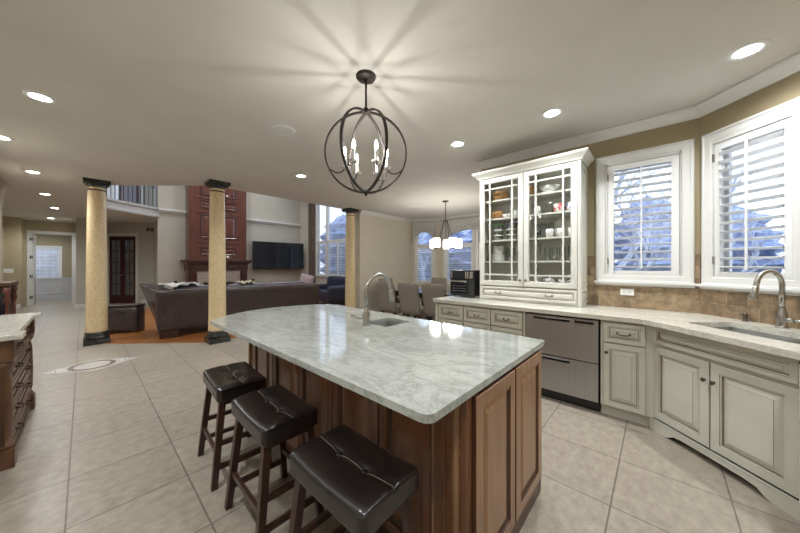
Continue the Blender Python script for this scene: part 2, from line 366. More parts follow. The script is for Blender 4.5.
def wall(name, p0, p1, z0, z1, m, th=0.12, holes=(), parent=None):
    """wall from p0 to p1; the room is on the left of p0->p1; thickness goes right"""
    d = Vector((p1[0] - p0[0], p1[1] - p0[1])); L = d.length; a = math.atan2(d.y, d.x)
    xs = sorted({0, L, *[h[0] for h in holes], *[h[1] for h in holes]}); zs = sorted({z0, z1, *[h[2] for h in holes], *[h[3] for h in holes]})
    mb = MB()
    for i in range(len(xs) - 1):
        for j in range(len(zs) - 1):
            cx, cz = (xs[i] + xs[i + 1]) / 2, (zs[j] + zs[j + 1]) / 2
            if any(h[0] < cx < h[1] and h[2] < cz < h[3] for h in holes): continue
            mb.box(xs[i], -th, zs[j], xs[i + 1], 0, zs[j + 1])
    bm_o = struct(name, mb, m, parent, loc=(p0[0], p0[1], 0), rz=a)
    return bm_o
def strip(name, pts, prof, m, closed=False, base=0.0):
    """moulding: profile (out, z) swept along the plan polyline pts, outward is to the left"""
    n = len(pts); mb = MB(); v = []
    P = [Vector(p) for p in pts]
    for i in range(n):
        d1 = (P[i] - P[i - 1]).normalized() if (i > 0 or closed) else None
        d2 = (P[(i + 1) % n] - P[i]).normalized() if (i < n - 1 or closed) else None
        if d1 is None: d1 = d2
        if d2 is None: d2 = d1
        n1 = Vector((-d1.y, d1.x)); n2 = Vector((-d2.y, d2.x)); nn = (n1 + n2); nn = nn / max(0.3, nn.dot(n1))
        v += [(P[i].x + nn.x * o, P[i].y + nn.y * o, base + z) for o, z in prof]
    k = len(prof); f = []
    for i in range(n - 1 if not closed else n):
        for j in range(k):
            j2 = (j + 1) % k; a = (i + 1) % n
            f.append((i * k + j, a * k + j, a * k + j2, i * k + j2))
    if not closed: f.append(tuple(range(k))); f.append(tuple((n - 1) * k + q for q in range(k)))
    mb.add(v, f); return struct(name, mb, m)
CROWN = [(0, 0), (0, -0.095), (0.012, -0.095), (0.018, -0.082), (0.04, -0.065), (0.07, -0.03), (0.088, -0.018), (0.10, -0.016), (0.10, 0)]
BASE = [(0, 0), (0.016, 0), (0.016, 0.11), (0.010, 0.125), (0.008, 0.14), (0, 0.14)]

# right wall with window, angled sink wall with window (room on the left of each run)
# window openings measured along the walls
wall('wall_right', (W1, -0.29), (W1, 1.93), 0, H, 'wall_tan', 0.14, [(0.115, 0.735, 1.262, 2.52)])
wall('wall_right_angled', END2, CORN, 0, H, 'wall_tan', 0.14, [(1.386 - 0.65, 1.386 - 0.10, 1.262, 2.52)])
wall('wall_back', (-0.95, WB), END2, 0, H, 'wall_tan')
wall('wall_left', (-0.95, 8.46), (-0.95, WB), 0, H, 'wall_taupe')
mb = MB()                                                       # arched bracket closing the left wall end
ar = [(8.46, H), (9.35, H)] + [(8.46 + 0.89 * math.cos(t), H - 0.62 * math.sin(t)) for t in [PI / 2 * i / 8 for i in range(9)]][::1]
pr = [(8.46, H - 0.75)] + [(8.46 + 0.89 * (1 - math.cos(t)), H - 0.75 + 0.75 * math.sin(t)) for t in [PI / 2 * i / 10 for i in range(11)]][1:] + [(8.46, H)]
mb.add([(-1.07, y, z) for y, z in pr] + [(-0.95, y, z) for y, z in pr], [tuple(range(len(pr))), tuple(range(2 * len(pr) - 1, len(pr) - 1, -1))] + [(i, (i + 1) % len(pr), len(pr) + (i + 1) % len(pr), len(pr) + i) for i in range(len(pr))])
struct('wall_left_arch', mb, 'wall_taupe')
wall('wall_hall_left', (-1.66, 15.05), (-1.66, 8.3), 0, H, 'wall_hall')
wall('wall_hall_left_return', (-0.95, 8.34), (-1.66, 8.34), 0, H, 'wall_hall')
wall('wall_hall_switch', (-1.34, 15.05), (-1.66, 15.05), 0, H, 'wall_hall')
wall('wall_hall_end', (-0.16, 15.6), (-1.34, 15.6), 0, H, 'wall_hall', 0.12, [(0.10, 1.02, 0, 2.46)])
struct('wall_hall_jog', MB().box(-1.46, 15.06, 0, -1.335, 15.72, H), 'wall_hall')
mb = MB().box(-0.16, 13.65, 0, 0.06, 15.72, H); struct('wall_hall_pier', mb, 'wall_grey')
wall('wall_far_room', (0.2, 18.0), (-2.3, 18.0), 0, H, 'wall_tan', 0.12, [(0.86, 1.52, 0.86, 2.06)])
wall('wall_far_room_left', (-2.3, 18.0), (-2.3, 15.7), 0, H, 'wall_tan')
wall('wall_far_room_right', (0.2, 15.7), (0.2, 18.0), 0, H, 'wall_tan')
# foyer wall with french doors below and a landing door above
DA = (1.70, 13.49); DB = (0.06, 15.13); DL = math.hypot(DA[0] - DB[0], DA[1] - DB[1])
def dpos(s): return (DL - (s - (0.06 - 0.59)) / s2)                 # x of the diagonal -> distance from DA
lo1, lo2 = (1.70 - 1.266) / s2, (1.70 - 0.59) / s2
up1, up2 = (1.70 - 1.387) / s2, (1.70 - 0.854) / s2
wall('wall_foyer', DA, DB, 0, HG, 'wall_grey', 0.12, [(lo1, lo2, 0, 2.44), (up1, up2, 3.19, 5.35)])
wall('wall_foyer_side', (1.62, 11.8), (1.70, 13.49), 0, HG, 'wall_grey')
wall('wall_study', (4.6, 15.2), (2.2, 17.6), 0, H, 'wall_tan')
wall('wall_study_left', (2.2, 17.8), (0.0, 17.8), 0, H, 'wall_tan')
# great room
wall('wall_great_room_back', (6.44, 11.8), (1.58, 11.8), 0, HG, 'wall_grey')
wall('wall_great_room_chamfer', (6.75, 11.49), (6.44, 11.8), 0, HG, 'wall_grey')
GW = [(8.72 - 6.37, 10.92 - 6.37, 0.93, 5.2), (6.75 - 6.37, 8.45 - 6.37, 0.93, 5.2)]
wall('wall_great_room_right', (6.75, 6.37), (6.75, 11.49), 0, HG, 'wall_grey', 0.14, GW)
wall('wall_great_room_left', (-0.16, 13.65), (-0.16, 7.9), H + 0.3, HG, 'wall_grey')
# dining room
wall('wall_dining_left', (7.30, 6.10), (5.10, 6.10), 0, HG, 'wall_taupe', 0.27)
CH = [(7.75, 5.30), (7.30, 6.10)]; CHL = math.hypot(0.45, 0.80)
wall('wall_dining_chamfer', *CH, 0, H, 'wall_taupe', 0.14, [(0.20, 0.73, 0.80, 2.66)])
wall('wall_dining_far', (7.75, 1.93), (7.75, 5.30), 0, H, 'wall_taupe', 0.14, [(4.10 - 1.93, 5.03 - 1.93, 0.80, 2.66), (2.95 - 1.93, 3.92 - 1.93, 0.80, 2.66)])
wall('wall_dining_right', (W1 + 0.14, 1.93), (7.75, 1.93), 0, H, 'wall_taupe', 0.14)

# ceilings
fas = [(0.30, 10.6), (0.40, 10.98), (0.66, 11.22), (1.0, 11.45), (1.32, 11.65), (1.62, 11.80)]
cpoly = [(-1.07, -1.39), (END2[0] + 0.06, -1.39), (W1 + 0.14, -0.34), (W1 + 0.14, 1.81), (7.89, 1.81), (7.89, 5.36), (7.38, 6.36), (4.75, 6.30), (1.86, 6.26), (1.50, 6.40), (0.33, 7.66), (0.26, 7.9)] + fas + [(1.72, 13.5), (4.7, 15.2), (2.3, 17.9), (0.3, 17.9), (0.3, 18.12), (-2.42, 18.12), (-2.42, 15.6), (-1.78, 15.2), (-1.78, 8.22), (-1.07, 8.22)]
struct('ceiling', MB().prism(cpoly, H, H + 0.26), 'ceiling')
struct('ceiling_great_room', MB().box(-0.4, 5.9, HG, 7.0, 16.0, HG + 0.1), 'ceiling')
wall('wall_upper_kitchen', (7.0, 6.42), (0.3, 6.42), H + 0.26, HG, 'wall_grey')
# balcony edge moulding following the curve
strip('trim_balcony', fas, [(0, 0.02), (-0.03, 0.02), (-0.03, 0.07), (-0.012, 0.09), (-0.012, 0.21), (-0.05, 0.25), (-0.05, 0.31), (0.06, 0.31), (0.06, 0.02)], 'trim_grey', base=H)
strip('trim_ledge_left', [(2.30, 11.8), (1.60, 11.8)], [(0, 0), (0.05, 0.01), (0.07, 0.05), (0.11, 0.07), (0.11, 0.13), (0, 0.13)], 'white', base=3.06)
strip('trim_ledge_right', [(6.42, 11.8), (4.08, 11.8)], [(0, 0), (0.05, 0.01), (0.07, 0.05), (0.11, 0.07), (0.11, 0.13), (0, 0.13)], 'white', base=3.04)
# crown mouldings
strip('trim_crown_right', [END2, CORN, (W1, 1.95)], CROWN, 'white', base=H - 0.001)
strip('trim_crown_dining', [(7.75, 2.0), (7.75, 5.30), (7.30, 6.10), (5.10, 6.10)], CROWN, 'white', base=H - 0.001)
strip('baseboard_dining', [(7.75, 2.0), (7.75, 5.30), (7.30, 6.10), (5.10, 6.10), (5.10, 6.37)], BASE, 'white')
strip('baseboard_hall', [(0.06, 14.5), (0.06, 13.65), (-0.16, 13.65), (-0.16, 15.6)], [(o, z) for o, z in BASE], 'white')
strip('baseboard_hall_switch', [(-1.34, 15.05), (-1.66, 15.05)], BASE, 'white')
strip('baseboard_upper', [(1.66, 13.53), (1.52, 13.67)], BASE, 'white', base=H + 0.26)
strip('baseboard_foyer', [(1.70, 13.49), (1.38, 13.81)], BASE, 'white')
strip('baseboard_great_room', [(6.75, 6.6), (6.75, 11.49), (6.44, 11.8), (4.2, 11.8)], BASE, 'white')

# backsplash: mesh kept in wall coordinates so that the tile courses run on
def splash(name, p0, p1, holes):
    d = Vector((p1[0] - p0[0], p1[1] - p0[1])); L = d.length; a = math.atan2(d.y, d.x)
    xs = sorted({0, L, *[h[0] for h in holes], *[h[1] for h in holes]}); mb = MB()
    for i in range(len(xs) - 1):
        c = (xs[i] + xs[i + 1]) / 2; top = 1.50
        for h in holes:
            if h[0] < c < h[1]: top = h[2]
        mb.box(0, xs[i], CT, 0.012, xs[i + 1], top)
    return struct(name, mb, 'splash', loc=(p0[0], p0[1], 0), rz=a - PI / 2)
splash('trim_backsplash', (W1 - 0.0, -0.29), (W1, 1.93), [(0.03, 0.83, 1.18)]).location = (W1 - 0.012, -0.29, 0)
sb = splash('trim_backsplash_angled', END2, CORN, [(0.655, 1.37, 1.18)]); sb.location = (END2[0] - 0.012 * s2, END2[1] + 0.012 * s2, 0)

# ------------------------------------------------------------------ windows with plantation shutters
def shutter_window(idx, loc, rz, cx0, cx1, z0, z1, sx0, sx1, sz0, sz1, lx0, lx1, lz0, lz1, label, nlouv, hingeside=0, depth=0.14):
    """local x right, y into the wall, z up. casing cx/z, shutter sx/sz, louvre area lx/lz"""
    mb = MB()
    mb.rings(cx0, cx1, z0, z1, 0, [(0, -0.002, 0), (0, 0.018, 0), (0.012, 0.026, 0), (0.022, 0.026, 0), (0.028, 0.019, 0), (0.075, 0.016, 0), (0.080, 0.012, 0), (0.092, 0.012, 0)], cap=False)
    d = 0.092                                                       # jamb lining
    mb.box(cx0 + d - 0.004, -0.012, z0 + d, sx0 - 0.003, depth, z1 - d); mb.box(sx1 + 0.003, -0.012, z0 + d, cx1 - d + 0.004, depth, z1 - d)
    mb.box(cx0 + d - 0.004, -0.012, sz1 + 0.003, cx1 - d + 0.004, depth, z1 - d + 0.004); mb.box(cx0 + d - 0.004, -0.012, z0 + d - 0.06, cx1 - d + 0.004, depth, sz0 - 0.003)
    mb.box(sx1 - 0.015, 0.034, z0 + d - 0.06, cx1 - d + 0.004, depth, z1 - d).box(cx0 + d - 0.004, 0.034, z0 + d - 0.06, sx0 + 0.015, depth, z1 - d)
    wn = struct('window_%d' % idx, mb, 'white', loc=loc, rz=rz)
    st = MB().box(cx0 - 0.012, -0.055, z0 - 0.012, cx1 + 0.012, 0.0, z0 + 0.014).box(cx0 - 0.004, -0.03, z0 - 0.032, cx1 + 0.004, 0.0, z0 - 0.012)
    struct('window_sill', st, 'white', wn, bevel=0.005)
    fr = MB()
    for (a, b, c, e) in ((sx0, sx1, sz0, sz0 + 0.05), (sx0, sx1, sz1 - 0.05, sz1), (sx0, sx0 + 0.045, sz0, sz1), (sx1 - 0.045, sx1, sz0, sz1)):
        fr.box(a, 0.085, c, b, 0.115, e)
    struct('window_frame', fr, 'white', wn)
    struct('window_pane', MB().box(sx0 + 0.03, 0.098, sz0 + 0.03, sx1 - 0.03, 0.103, sz1 - 0.03), 'glass', wn)
    sh = thing('plantation_shutter', label, 'shutter', loc, rz, 'plantation shutters')
    f = MB(); y0, y1 = 0.0, 0.028
    f.box(sx0, y0, sz0, lx0, y1, sz1).box(lx1, y0, sz0, sx1, y1, sz1).box(lx0, y0, lz1, lx1, y1, sz1).box(lx0, y0, sz0, lx1, y1, lz0)
    f.build('frame', 'shutter', sh, bevel=0.003)
    l = MB(); p = (lz1 - lz0) / nlouv
    for i in range(nlouv):
        zc = lz0 + p * (i + 0.5); hw = 0.041; t = R(-11)
        prof = [(math.cos(q) * hw, math.sin(q) * 0.0055) for q in [2 * PI * k / 10 for k in range(10)]]
        pts = [(a * math.cos(t) + b * math.sin(t), a * math.sin(t) - b * math.cos(t)) for a, b in prof]
        v = [(x, 0.014 + a, zc + b) for x in (lx0, lx1) for a, b in pts]
        l.add(v, [(k, (k + 1) % 10, 10 + (k + 1) % 10, 10 + k) for k in range(10)], 0, True)
    l.build('louver_slats', 'shutter', sh)
    xm = (lx0 + lx1) / 2
    MB().box(xm - 0.006, -0.036, lz0 + 0.02, xm + 0.006, -0.024, lz1 + 0.015).build('tilt_rod', 'shutter', sh)
    for zz in (sz0 + 0.12, sz1 - 0.16):
        xx = sx0 - 0.006 if hingeside == 0 else sx1 - 0.006
        lab(MB().box(xx, -0.014, zz, xx + 0.012, -0.001, zz + 0.07).build('hinge', 'nickel', sh), 'small metal hinge')
    return wn
RIGHT = -PI / 2; ANG = R(-135)
shutter_window(1, (W1, 0, 0), RIGHT, -0.53, 0.255, 1.205, 2.605, -0.418, 0.152, 1.283, 2.49, -0.362, 0.096, 1.335, 2.43, 'white louvered shutter in the wall window between hutch and room corner', 14)
shutter_window(2, (CORN[0], CORN[1], 0), ANG, 0.03, 0.72, 1.205, 2.605, 0.123, 0.627, 1.283, 2.49, 0.168, 0.582, 1.335, 2.43, 'white louvered shutter in the angled window above the sink faucet', 14)

# ------------------------------------------------------------------ cabinet builders (local: x right, y into the wall, z up, front at y=0)
def raised(mb, x0, x1, z0, z1, y0=0.0, t=0.02, fr=0.05, g=1, m=0):
    fr = min(fr, (x1 - x0) * 0.24, (z1 - z0) * 0.27); k = fr
    q = min(0.034, (min(x1 - x0, z1 - z0) - 2 * k) * 0.22)
    mb.rings(x0, x1, z0, z1, y0, [(0, 0, m), (0, t - 0.004, g), (0.004, t, m), (k - 0.006, t, m), (k - 0.003, t - 0.003, g), (k, t - 0.005, m), (k + 0.004, t - 0.004, m),
        (k + 0.007, t - 0.014, g), (k + 0.010, t - 0.015, g), (k + 0.010 + q, t - 0.003, m), (k + 0.0115 + q, t - 0.001, g), (k + 0.013 + q, t - 0.001, m)])
    return mb
def pull(parent, x, z, y=-0.02, L=0.055, m='pewter'):
    pts = [(x - L / 2, y + 0.002, z), (x - L / 2, y - 0.02, z - 0.002), (x - L / 4, y - 0.026, z - 0.008), (x, y - 0.027, z - 0.010), (x + L / 4, y - 0.026, z - 0.008), (x + L / 2, y - 0.02, z - 0.002), (x + L / 2, y + 0.002, z)]
    b = MB().tube(pts, [0.005, 0.004, 0.0045, 0.006, 0.0045, 0.004, 0.005], 8)
    for sx in (-1, 1): b.rbox((x + sx * L / 2, y, z), (0.016, 0.006, 0.022), 0.003, 2)
    return lab(b.build('handle', m, parent), 'dark metal pull')
def knob(parent, x, z, y=-0.02, m='pewter', r=0.014):
    b = MB(); b.X = Matrix.Translation((x, y, z)) @ Matrix.Rotation(R(90), 4, 'X')
    b.lathe([(0.0001, -0.002), (0.010, -0.002), (0.006, 0.004), (0.005, 0.012), (r, 0.016), (r + 0.001, 0.021), (r * 0.7, 0.027), (0.0001, 0.029)], 14)
    return lab(b.build('knob', m, parent), 'dark metal knob')

def at_right(y): return (3.235, y, 0)
# three drawer units on the wall side
DR = [(2.225, 1.83, 'cream drawer cabinet at the counter end, below the toaster oven', True), (1.83, 1.465, 'cream drawer cabinet between the end unit and the one beside the steel dishwasher', False), (1.465, 1.075, 'cream drawer cabinet directly beside the steel dishwasher', False)]
for i, (ya, yb, lb, endp) in enumerate(DR):
    wd = ya - yb; t = thing('drawer_cabinet', lb, 'cabinet', at_right(ya), RIGHT, 'cream drawer cabinets under the wall counter')
    b = MB().box(0.001, 0.0, 0.10, wd - 0.001, 0.66, 0.893, 0).box(0.001, 0.05, 0.0, wd - 0.001, 0.62, 0.10, 0)
    b.build('body', ['cream', 'glaze'], t)
    if endp:
        MB().box(-0.032, -0.018, 0.0, 0.012, 0.66, 0.893).box(-0.038, -0.024, 0.0, 0.016, 0.66, 0.10).build('end_post', 'cream', t, bevel=0.004)
    x0, x1 = (0.02 if endp else 0.006), (wd - 0.006 if i < 2 else wd - 0.03)
    for za, zb in ((0.688, 0.872), (0.405, 0.675), (0.112, 0.392)):
        d = raised(MB(), x0, x1, za, zb, fr=0.045).build('drawer', ['cream', 'glaze'], t)
        pull(d, (x0 + x1) / 2, (za + zb) / 2)
# two-drawer dishwasher
dw = thing('dishwasher', 'stainless steel two-drawer dishwasher under the wall counter', 'dishwasher', at_right(1.07), RIGHT)
wd = 0.66
MB().box(0.003, 0.0, 0.10, wd - 0.003, 0.62, 0.893).box(0.003, 0.05, 0.0, wd - 0.003, 0.6, 0.10).build('body', 'black', dw)
for za, zb in ((0.475, 0.872), (0.112, 0.465)):
    d = MB().box(0.006, -0.025, za, wd - 0.006, -0.001, zb - 0.045).box(0.006, -0.025, zb - 0.012, wd - 0.006, -0.001, zb)
    d.box(0.006, -0.025, zb - 0.045, 0.08, -0.001, zb - 0.012).box(wd - 0.24, -0.025, zb - 0.045, wd - 0.006, -0.001, zb - 0.012)
    d.box(0.08, -0.008, zb - 0.045, wd - 0.24, -0.001, zb - 0.012, 1)
    d = d.build('drawer', ['steel', 'black'], dw)
    lab(MB().tube([(0.085, -0.022, zb - 0.016), (wd - 0.245, -0.022, zb - 0.016)], 0.007, 8).build('handle', 'steel_dark', d), 'recessed grip bar')
    if za > 0.4:
        c = MB().box(wd - 0.20, -0.0275, zb - 0.040, wd - 0.04, -0.024, zb - 0.016).build('control_strip', 'black', d)
        dots = MB()
        for k in range(7): dots.box(wd - 0.19 + k * 0.02, -0.0275, zb - 0.058, wd - 0.182 + k * 0.02, -0.0245, zb - 0.053)
        dots.build('button_row', 'black', d)
# small cabinet with a drawer over a door
t = thing('base_cabinet', 'narrow cream cabinet with one drawer over one door, beside dishwasher', 'cabinet', at_right(0.40), RIGHT)
MB().box(0, 0, 0.10, 0.34, 0.66, 0.893).box(0, 0.05, 0.0, 0.38, 0.62, 0.10).build('body', ['cream'], t)
d = raised(MB(), 0.022, 0.318, 0.692, 0.872, fr=0.04).build('drawer', ['cream', 'glaze'], t); pull(d, 0.17, 0.782, L=0.09)
d = raised(MB(), 0.022, 0.318, 0.108, 0.682, fr=0.05).build('door', ['cream', 'glaze'], t); knob(d, 0.047, 0.60)
MB().box(0.34, -0.004, 0.10, 0.395, 0.05, 0.893).build('filler_strip', 'cream', t)
# sink base on the diagonal
SB = (3.259, 0.033); SW = 0.885
t = thing('sink_base_cabinet', 'wide cream two-door cabinet under the angled sink', 'cabinet', (SB[0], SB[1], 0), ANG)
MB().box(0, 0.02, 0.10, SW, 0.66, 0.70).box(0, 0.02, 0.70, SW, 0.045, 0.893).box(0, 0.045, 0.70, 0.02, 0.66, 0.893).box(SW - 0.02, 0.045, 0.70, SW, 0.66, 0.893).box(0, -0.001, 0.095, SW, 0.02, 0.893).build('body', ['cream', 'glaze'], t)
raised(MB(), 0.02, SW - 0.012, 0.735, 0.88, fr=0.035).build('false_drawer', ['cream', 'glaze'], t)
d = raised(MB(), 0.012, 0.437, 0.112, 0.715, fr=0.062).build('door', ['cream', 'glaze'], t); knob(d, 0.412, 0.585)
d = raised(MB(), 0.444, SW - 0.008, 0.112, 0.715, fr=0.062).build('door', ['cream', 'glaze'], t); knob(d, 0.47, 0.585)
pb = MB(); L = SW + 0.02
top = 0.105; pts = [(-0.012, 0), (0.115, 0.0), (0.15, 0.012), (0.19, 0.042), (0.26, 0.05), (SW - 0.26, 0.05), (SW - 0.19, 0.042), (SW - 0.15, 0.012), (SW - 0.115, 0), (L - 0.012, 0), (L - 0.012, top), (-0.012, top)]
n = len(pts); v = [(x, -0.022, z) for x, z in pts] + [(x, 0.0, z) for x, z in pts]
pb.add(v, [tuple(range(n)), tuple(range(2 * n - 1, n - 1, -1))] + [(i, (i + 1) % n, n + (i + 1) % n, n + i) for i in range(n)])
pb.box(-0.012, -0.026, top - 0.012, L - 0.012, 0, top)
pb.build('arched_plinth', 'cream', t)
MB().box(0.02, 0.06, 0, SW - 0.02, 0.6, 0.10).build('toe_kick', 'wood_dark', t)
# next run past the sink, its front mostly outside the frame
t = thing('corner_cabinet', 'cream cabinet right of the sink base at the frame edge', 'cabinet', (2.585, -0.575, 0), R(180))
MB().box(0.0, 0, 0.10, 0.62, 0.66, 0.893).box(0.02, 0.05, 0, 0.62, 0.62, 0.10).build('body', ['cream'], t)
d = raised(MB(), 0.03, 0.60, 0.112, 0.872).build('door', ['cream', 'glaze'], t); knob(d, 0.56, 0.6)

# wall worktop with the sink cut-out
F = 3.178
cor = (3.178, 0.092)
f2 = (2.535, -0.551)
outer = [(F + 0.02, 2.285), (F, 2.265), (F, cor[1] + 0.06), (F - 0.012, cor[1] + 0.005), (3.10, 0.014), f2, (1.90, -0.551), (1.90, WB + 0.002), (END2[0], WB + 0.002), (W1 - 0.012, -0.285), (W1 - 0.012, 1.93), (W1 - 0.012, 2.285)]
def wl(u, d):       # wall-2 frame: u along the wall from the corner, d out from the wall
    return (CORN[0] - s2 * u - s2 * d, CORN[1] - s2 * u + s2 * d)
def sinkrect(u0, u1, d0, d1, r=0.03, n=4):
    p = []
    for (cu, cdp, a) in ((u1 - r, d1 - r, 0), (u0 + r, d1 - r, 90), (u0 + r, d0 + r, 180), (u1 - r, d0 + r, 270)):
        for k in range(n + 1):
            q = R(a + 90 * k / n); p.append(wl(cu + r * math.cos(q), cdp + r * math.sin(q)))
    return p
sk = sinkrect(0.395, 1.16, 0.185, 0.575)
wt = slab_with_hole(outer, [sk], CT - 0.04, CT)
tag(wt.build('worktop', 'granite_warm'), 'pale granite worktop running along the wall below hutch and windows', 'worktop')
sink = thing('kitchen_sink', 'undermount steel double sink in the wall worktop below window', 'sink', (CORN[0], CORN[1], 0), ANG)
def bowl(mb, x0, x1, y0, y1, z0, z1, t=0.004):
    mb.box(x0, y0, z0, x1, y1, z0 + t); mb.box(x0, y0, z0, x0 + t, y1, z1); mb.box(x1 - t, y0, z0, x1, y1, z1); mb.box(x0, y0, z0, x1, y0 + t, z1); mb.box(x0, y1 - t, z0, x1, y1, z1)
    return mb
zt = CT - 0.0402
for a, b in ((0.39, 0.775), (0.805, 1.165)):
    o = bowl(MB(), a, b, -0.58, -0.18, zt - 0.17, zt - (0.012 if 0 else 0)).build('bowl', 'steel_dark', sink)
    MB().cyl(0.04, zt - 0.1655, zt - 0.164, 20, ((a + b) / 2, -0.38, 0)).build('drain', 'steel', o)
MB().box(0.775, -0.575, zt - 0.06, 0.805, -0.185, zt - 0.012).build('divider', 'steel', sink)

# faucets --------------------------------------------------------
def faucet(name, label, loc, rz, hgt, reach, side, m='nickel', drop=0.14):
    """spout goes along local +x; side = lever direction"""
    t = thing(name, label, 'faucet', loc, rz)
    b = MB().lathe([(0.0001, 0), (0.032, 0), (0.033, 0.008), (0.027, 0.014), (0.0265, 0.02), (0.0285, 0.07), (0.025, 0.115), (0.018, 0.135), (0.0165, 0.15)], 24)
    b.build('base', m, t)
    r = reach / 2; zc = hgt - r
    pts = [(0, 0, 0.14), (0, 0, zc - 0.06), (0, 0, zc)] + [(r - r * math.cos(R(a)), 0, zc + r * math.sin(R(a))) for a in range(12, 169, 12)]
    e = (r - r * math.cos(R(164)), 0, zc + r * math.sin(R(164))); dx, dz = math.sin(R(16)) * 1.0, -math.cos(R(16))
    e = pts[-1]; dv = Vector((math.sin(R(12)), 0, -math.cos(R(12))))
    pts.append(tuple(Vector(e) + dv * 0.03))
    MB().tube(pts, 0.0155, 14).build('spout', m, t)
    s0 = Vector(e) + dv * 0.028
    h = MB().tube([tuple(s0), tuple(s0 + dv * 0.02), tuple(s0 + dv * 0.055), tuple(s0 + dv * (drop - 0.04)), tuple(s0 + dv * (drop - 0.035))], [0.0165, 0.0175, 0.0185, 0.0235, 0.021], 16)
    h.build('spray_head', m, t)
    sx, sy = side
    l = MB().tube([(0, 0, 0.06), (sx * 0.03, sy * 0.03, 0.062), (sx * 0.06, sy * 0.06, 0.064)], [0.018, 0.017, 0.016], 12)
    l.tube([(sx * 0.055, sy * 0.055, 0.062), (sx * 0.085, sy * 0.085, 0.066), (sx * 0.125, sy * 0.125, 0.078)], [0.013, 0.009, 0.008], 10)
    l.build('lever', m, t)
    return t
fx = wl(0.625, 0.085)
faucet('sink_faucet', 'brushed nickel gooseneck faucet behind the wall sink under window', (fx[0], fx[1], CT), R(135), 0.415, 0.20, (0, 1))
soap = thing('soap_dispenser', 'small dark metal soap pump on the wall worktop beside the faucet', 'soap dispenser', (*wl(0.375, 0.04), CT), R(135))
MB().lathe([(0.0001, 0), (0.019, 0), (0.019, 0.006), (0.012, 0.012), (0.011, 0.035), (0.015, 0.045), (0.015, 0.06), (0.009, 0.066), (0.0001, 0.067)], 16).build('body', 'pewter', soap)
MB().tube([(0, 0, 0.056), (0.03, 0, 0.058), (0.045, 0, 0.05)], [0.006, 0.005, 0.004], 8).build('nozzle', 'pewter', soap)

# ------------------------------------------------------------------ hutch
hx, hy0, hd = 3.60, 1.795, 0.325
hut = thing('china_hutch', 'antique white glass-door hutch standing on the wall worktop', 'hutch', (hx, hy0, CT), RIGHT)
HW = 1.175; ZT = 1.60                                                # width, height to crown
b = MB()
b.box(0, 0.0, 0, 0.022, hd, ZT).box(HW - 0.022, 0.0, 0, HW, hd, ZT).box(0.022, 0.0, ZT - 0.06, HW - 0.022, hd, ZT).box(0.022, 0.0, 0.0, HW - 0.022, hd, 0.025)
b.box(0.022, 0, 0.185, HW - 0.022, hd - 0.02, 0.21).box(0.022, hd - 0.018, 0.025, HW - 0.022, hd - 0.004, ZT - 0.06)
b.box(0.022, 0.0, 0.21, 0.04, 0.02, ZT - 0.06).box(HW - 0.04, 0.0, 0.21, HW - 0.022, 0.02, ZT - 0.06)
b.build('body', 'hutch', hut)
sp_ = MB().box(HW - 0.03, -0.02, 0, HW + 0.006, 0.02, ZT).box(HW - 0.024, -0.028, 0.03, HW + 0.0, -0.018, ZT - 0.03)
sp_.build('corner_post', 'hutch', hut, bevel=0.004)
sd = MB(); sd.X = Matrix.Translation((HW, 0.02, 0)) @ Matrix.Rotation(R(90), 4, 'Z')
raised(sd, 0.01, hd - 0.03, 0.22, ZT - 0.04, 0, 0.008, 0.04); raised(sd, 0.01, hd - 0.03, 0.02, 0.20, 0, 0.008, 0.04)
sd.build('side_panel', ['hutch', 'glaze2'], hut)
cp = [(0, 0), (0.012, 0.0), (0.02, 0.018), (0.04, 0.04), (0.062, 0.06), (0.070, 0.072), (0.070, 0.088), (0, 0.088)]
cm = MB(); pl = [(-0.0, hd), (-0.0, -0.02), (HW + 0.006, -0.02), (HW + 0.006, hd)]
v = []
for i, (x, y) in enumerate(pl):
    sxn = -1 if i < 2 else 1
    for o, z in cp: v.append((x + sxn * o, y - (o if i in (1, 2) else 0), ZT - 0.005 + z))
k = len(cp); f = []
for i in range(3):
    for j in range(k - 1): f.append((i * k + j, (i + 1) * k + j, (i + 1) * k + j + 1, i * k + j + 1))
cm.add(v, f); cm.add([(x + (-1 if i < 2 else 1) * 0.07, y - (0.07 if i in (1, 2) else 0), ZT + 0.083) for i, (x, y) in enumerate(pl)], [(0, 1, 2, 3)])
cm.build('crown', 'hutch', hut)
SHZ = [1.155, 1.445, 1.72, 2.005, 2.245]                            # tops of the boards in the hutch
for i, z in enumerate(SHZ[1:]):
    MB().box(0.023, 0.024, z - CT - 0.02, HW - 0.023, hd - 0.019, z - CT).build('shelf', 'hutch', hut)
def glass_door(x0, x1, z0, z1, kx):
    d = MB(); st = 0.062; t = 0.022
    d.rings(x0, x1, z0, z1, 0, [(0, 0, 0), (0, t - 0.003, 1), (0.003, t, 0), (st - 0.008, t, 0), (st - 0.006, t - 0.004, 1), (st, t - 0.006, 0), (st, 0.0, 0)], cap=False)
    a, b_, c, e = x0 + st, x1 - st, z0 + st, z1 - st; mw = 0.009; ins = 0.075
    for xx in (a + ins, b_ - ins): d.box(xx - mw, -t + 0.004, c, xx + mw, -0.002, e)
    for zz in (c + ins * 1.0, e - ins): d.box(a, -t + 0.005, zz - mw, b_, -0.003, zz + mw)
    o = d.build('door', ['hutch', 'glaze2'], hut)
    MB().box(a - 0.004, -0.011, c - 0.004, b_ + 0.004, -0.007, e + 0.004).build('pane', 'cab_glass', o)
    knob(o, kx, z0 + 0.075, -t)
glass_door(0.012, 0.574, 0.198, ZT - 0.012, 0.545)
glass_door(0.580, HW - 0.032, 0.198, ZT - 0.012, 0.610)
dd = raised(MB(), 0.016, HW - 0.034, 0.028, 0.182, fr=0.03, t=0.018).build('drawer', ['hutch', 'glaze2'], hut)
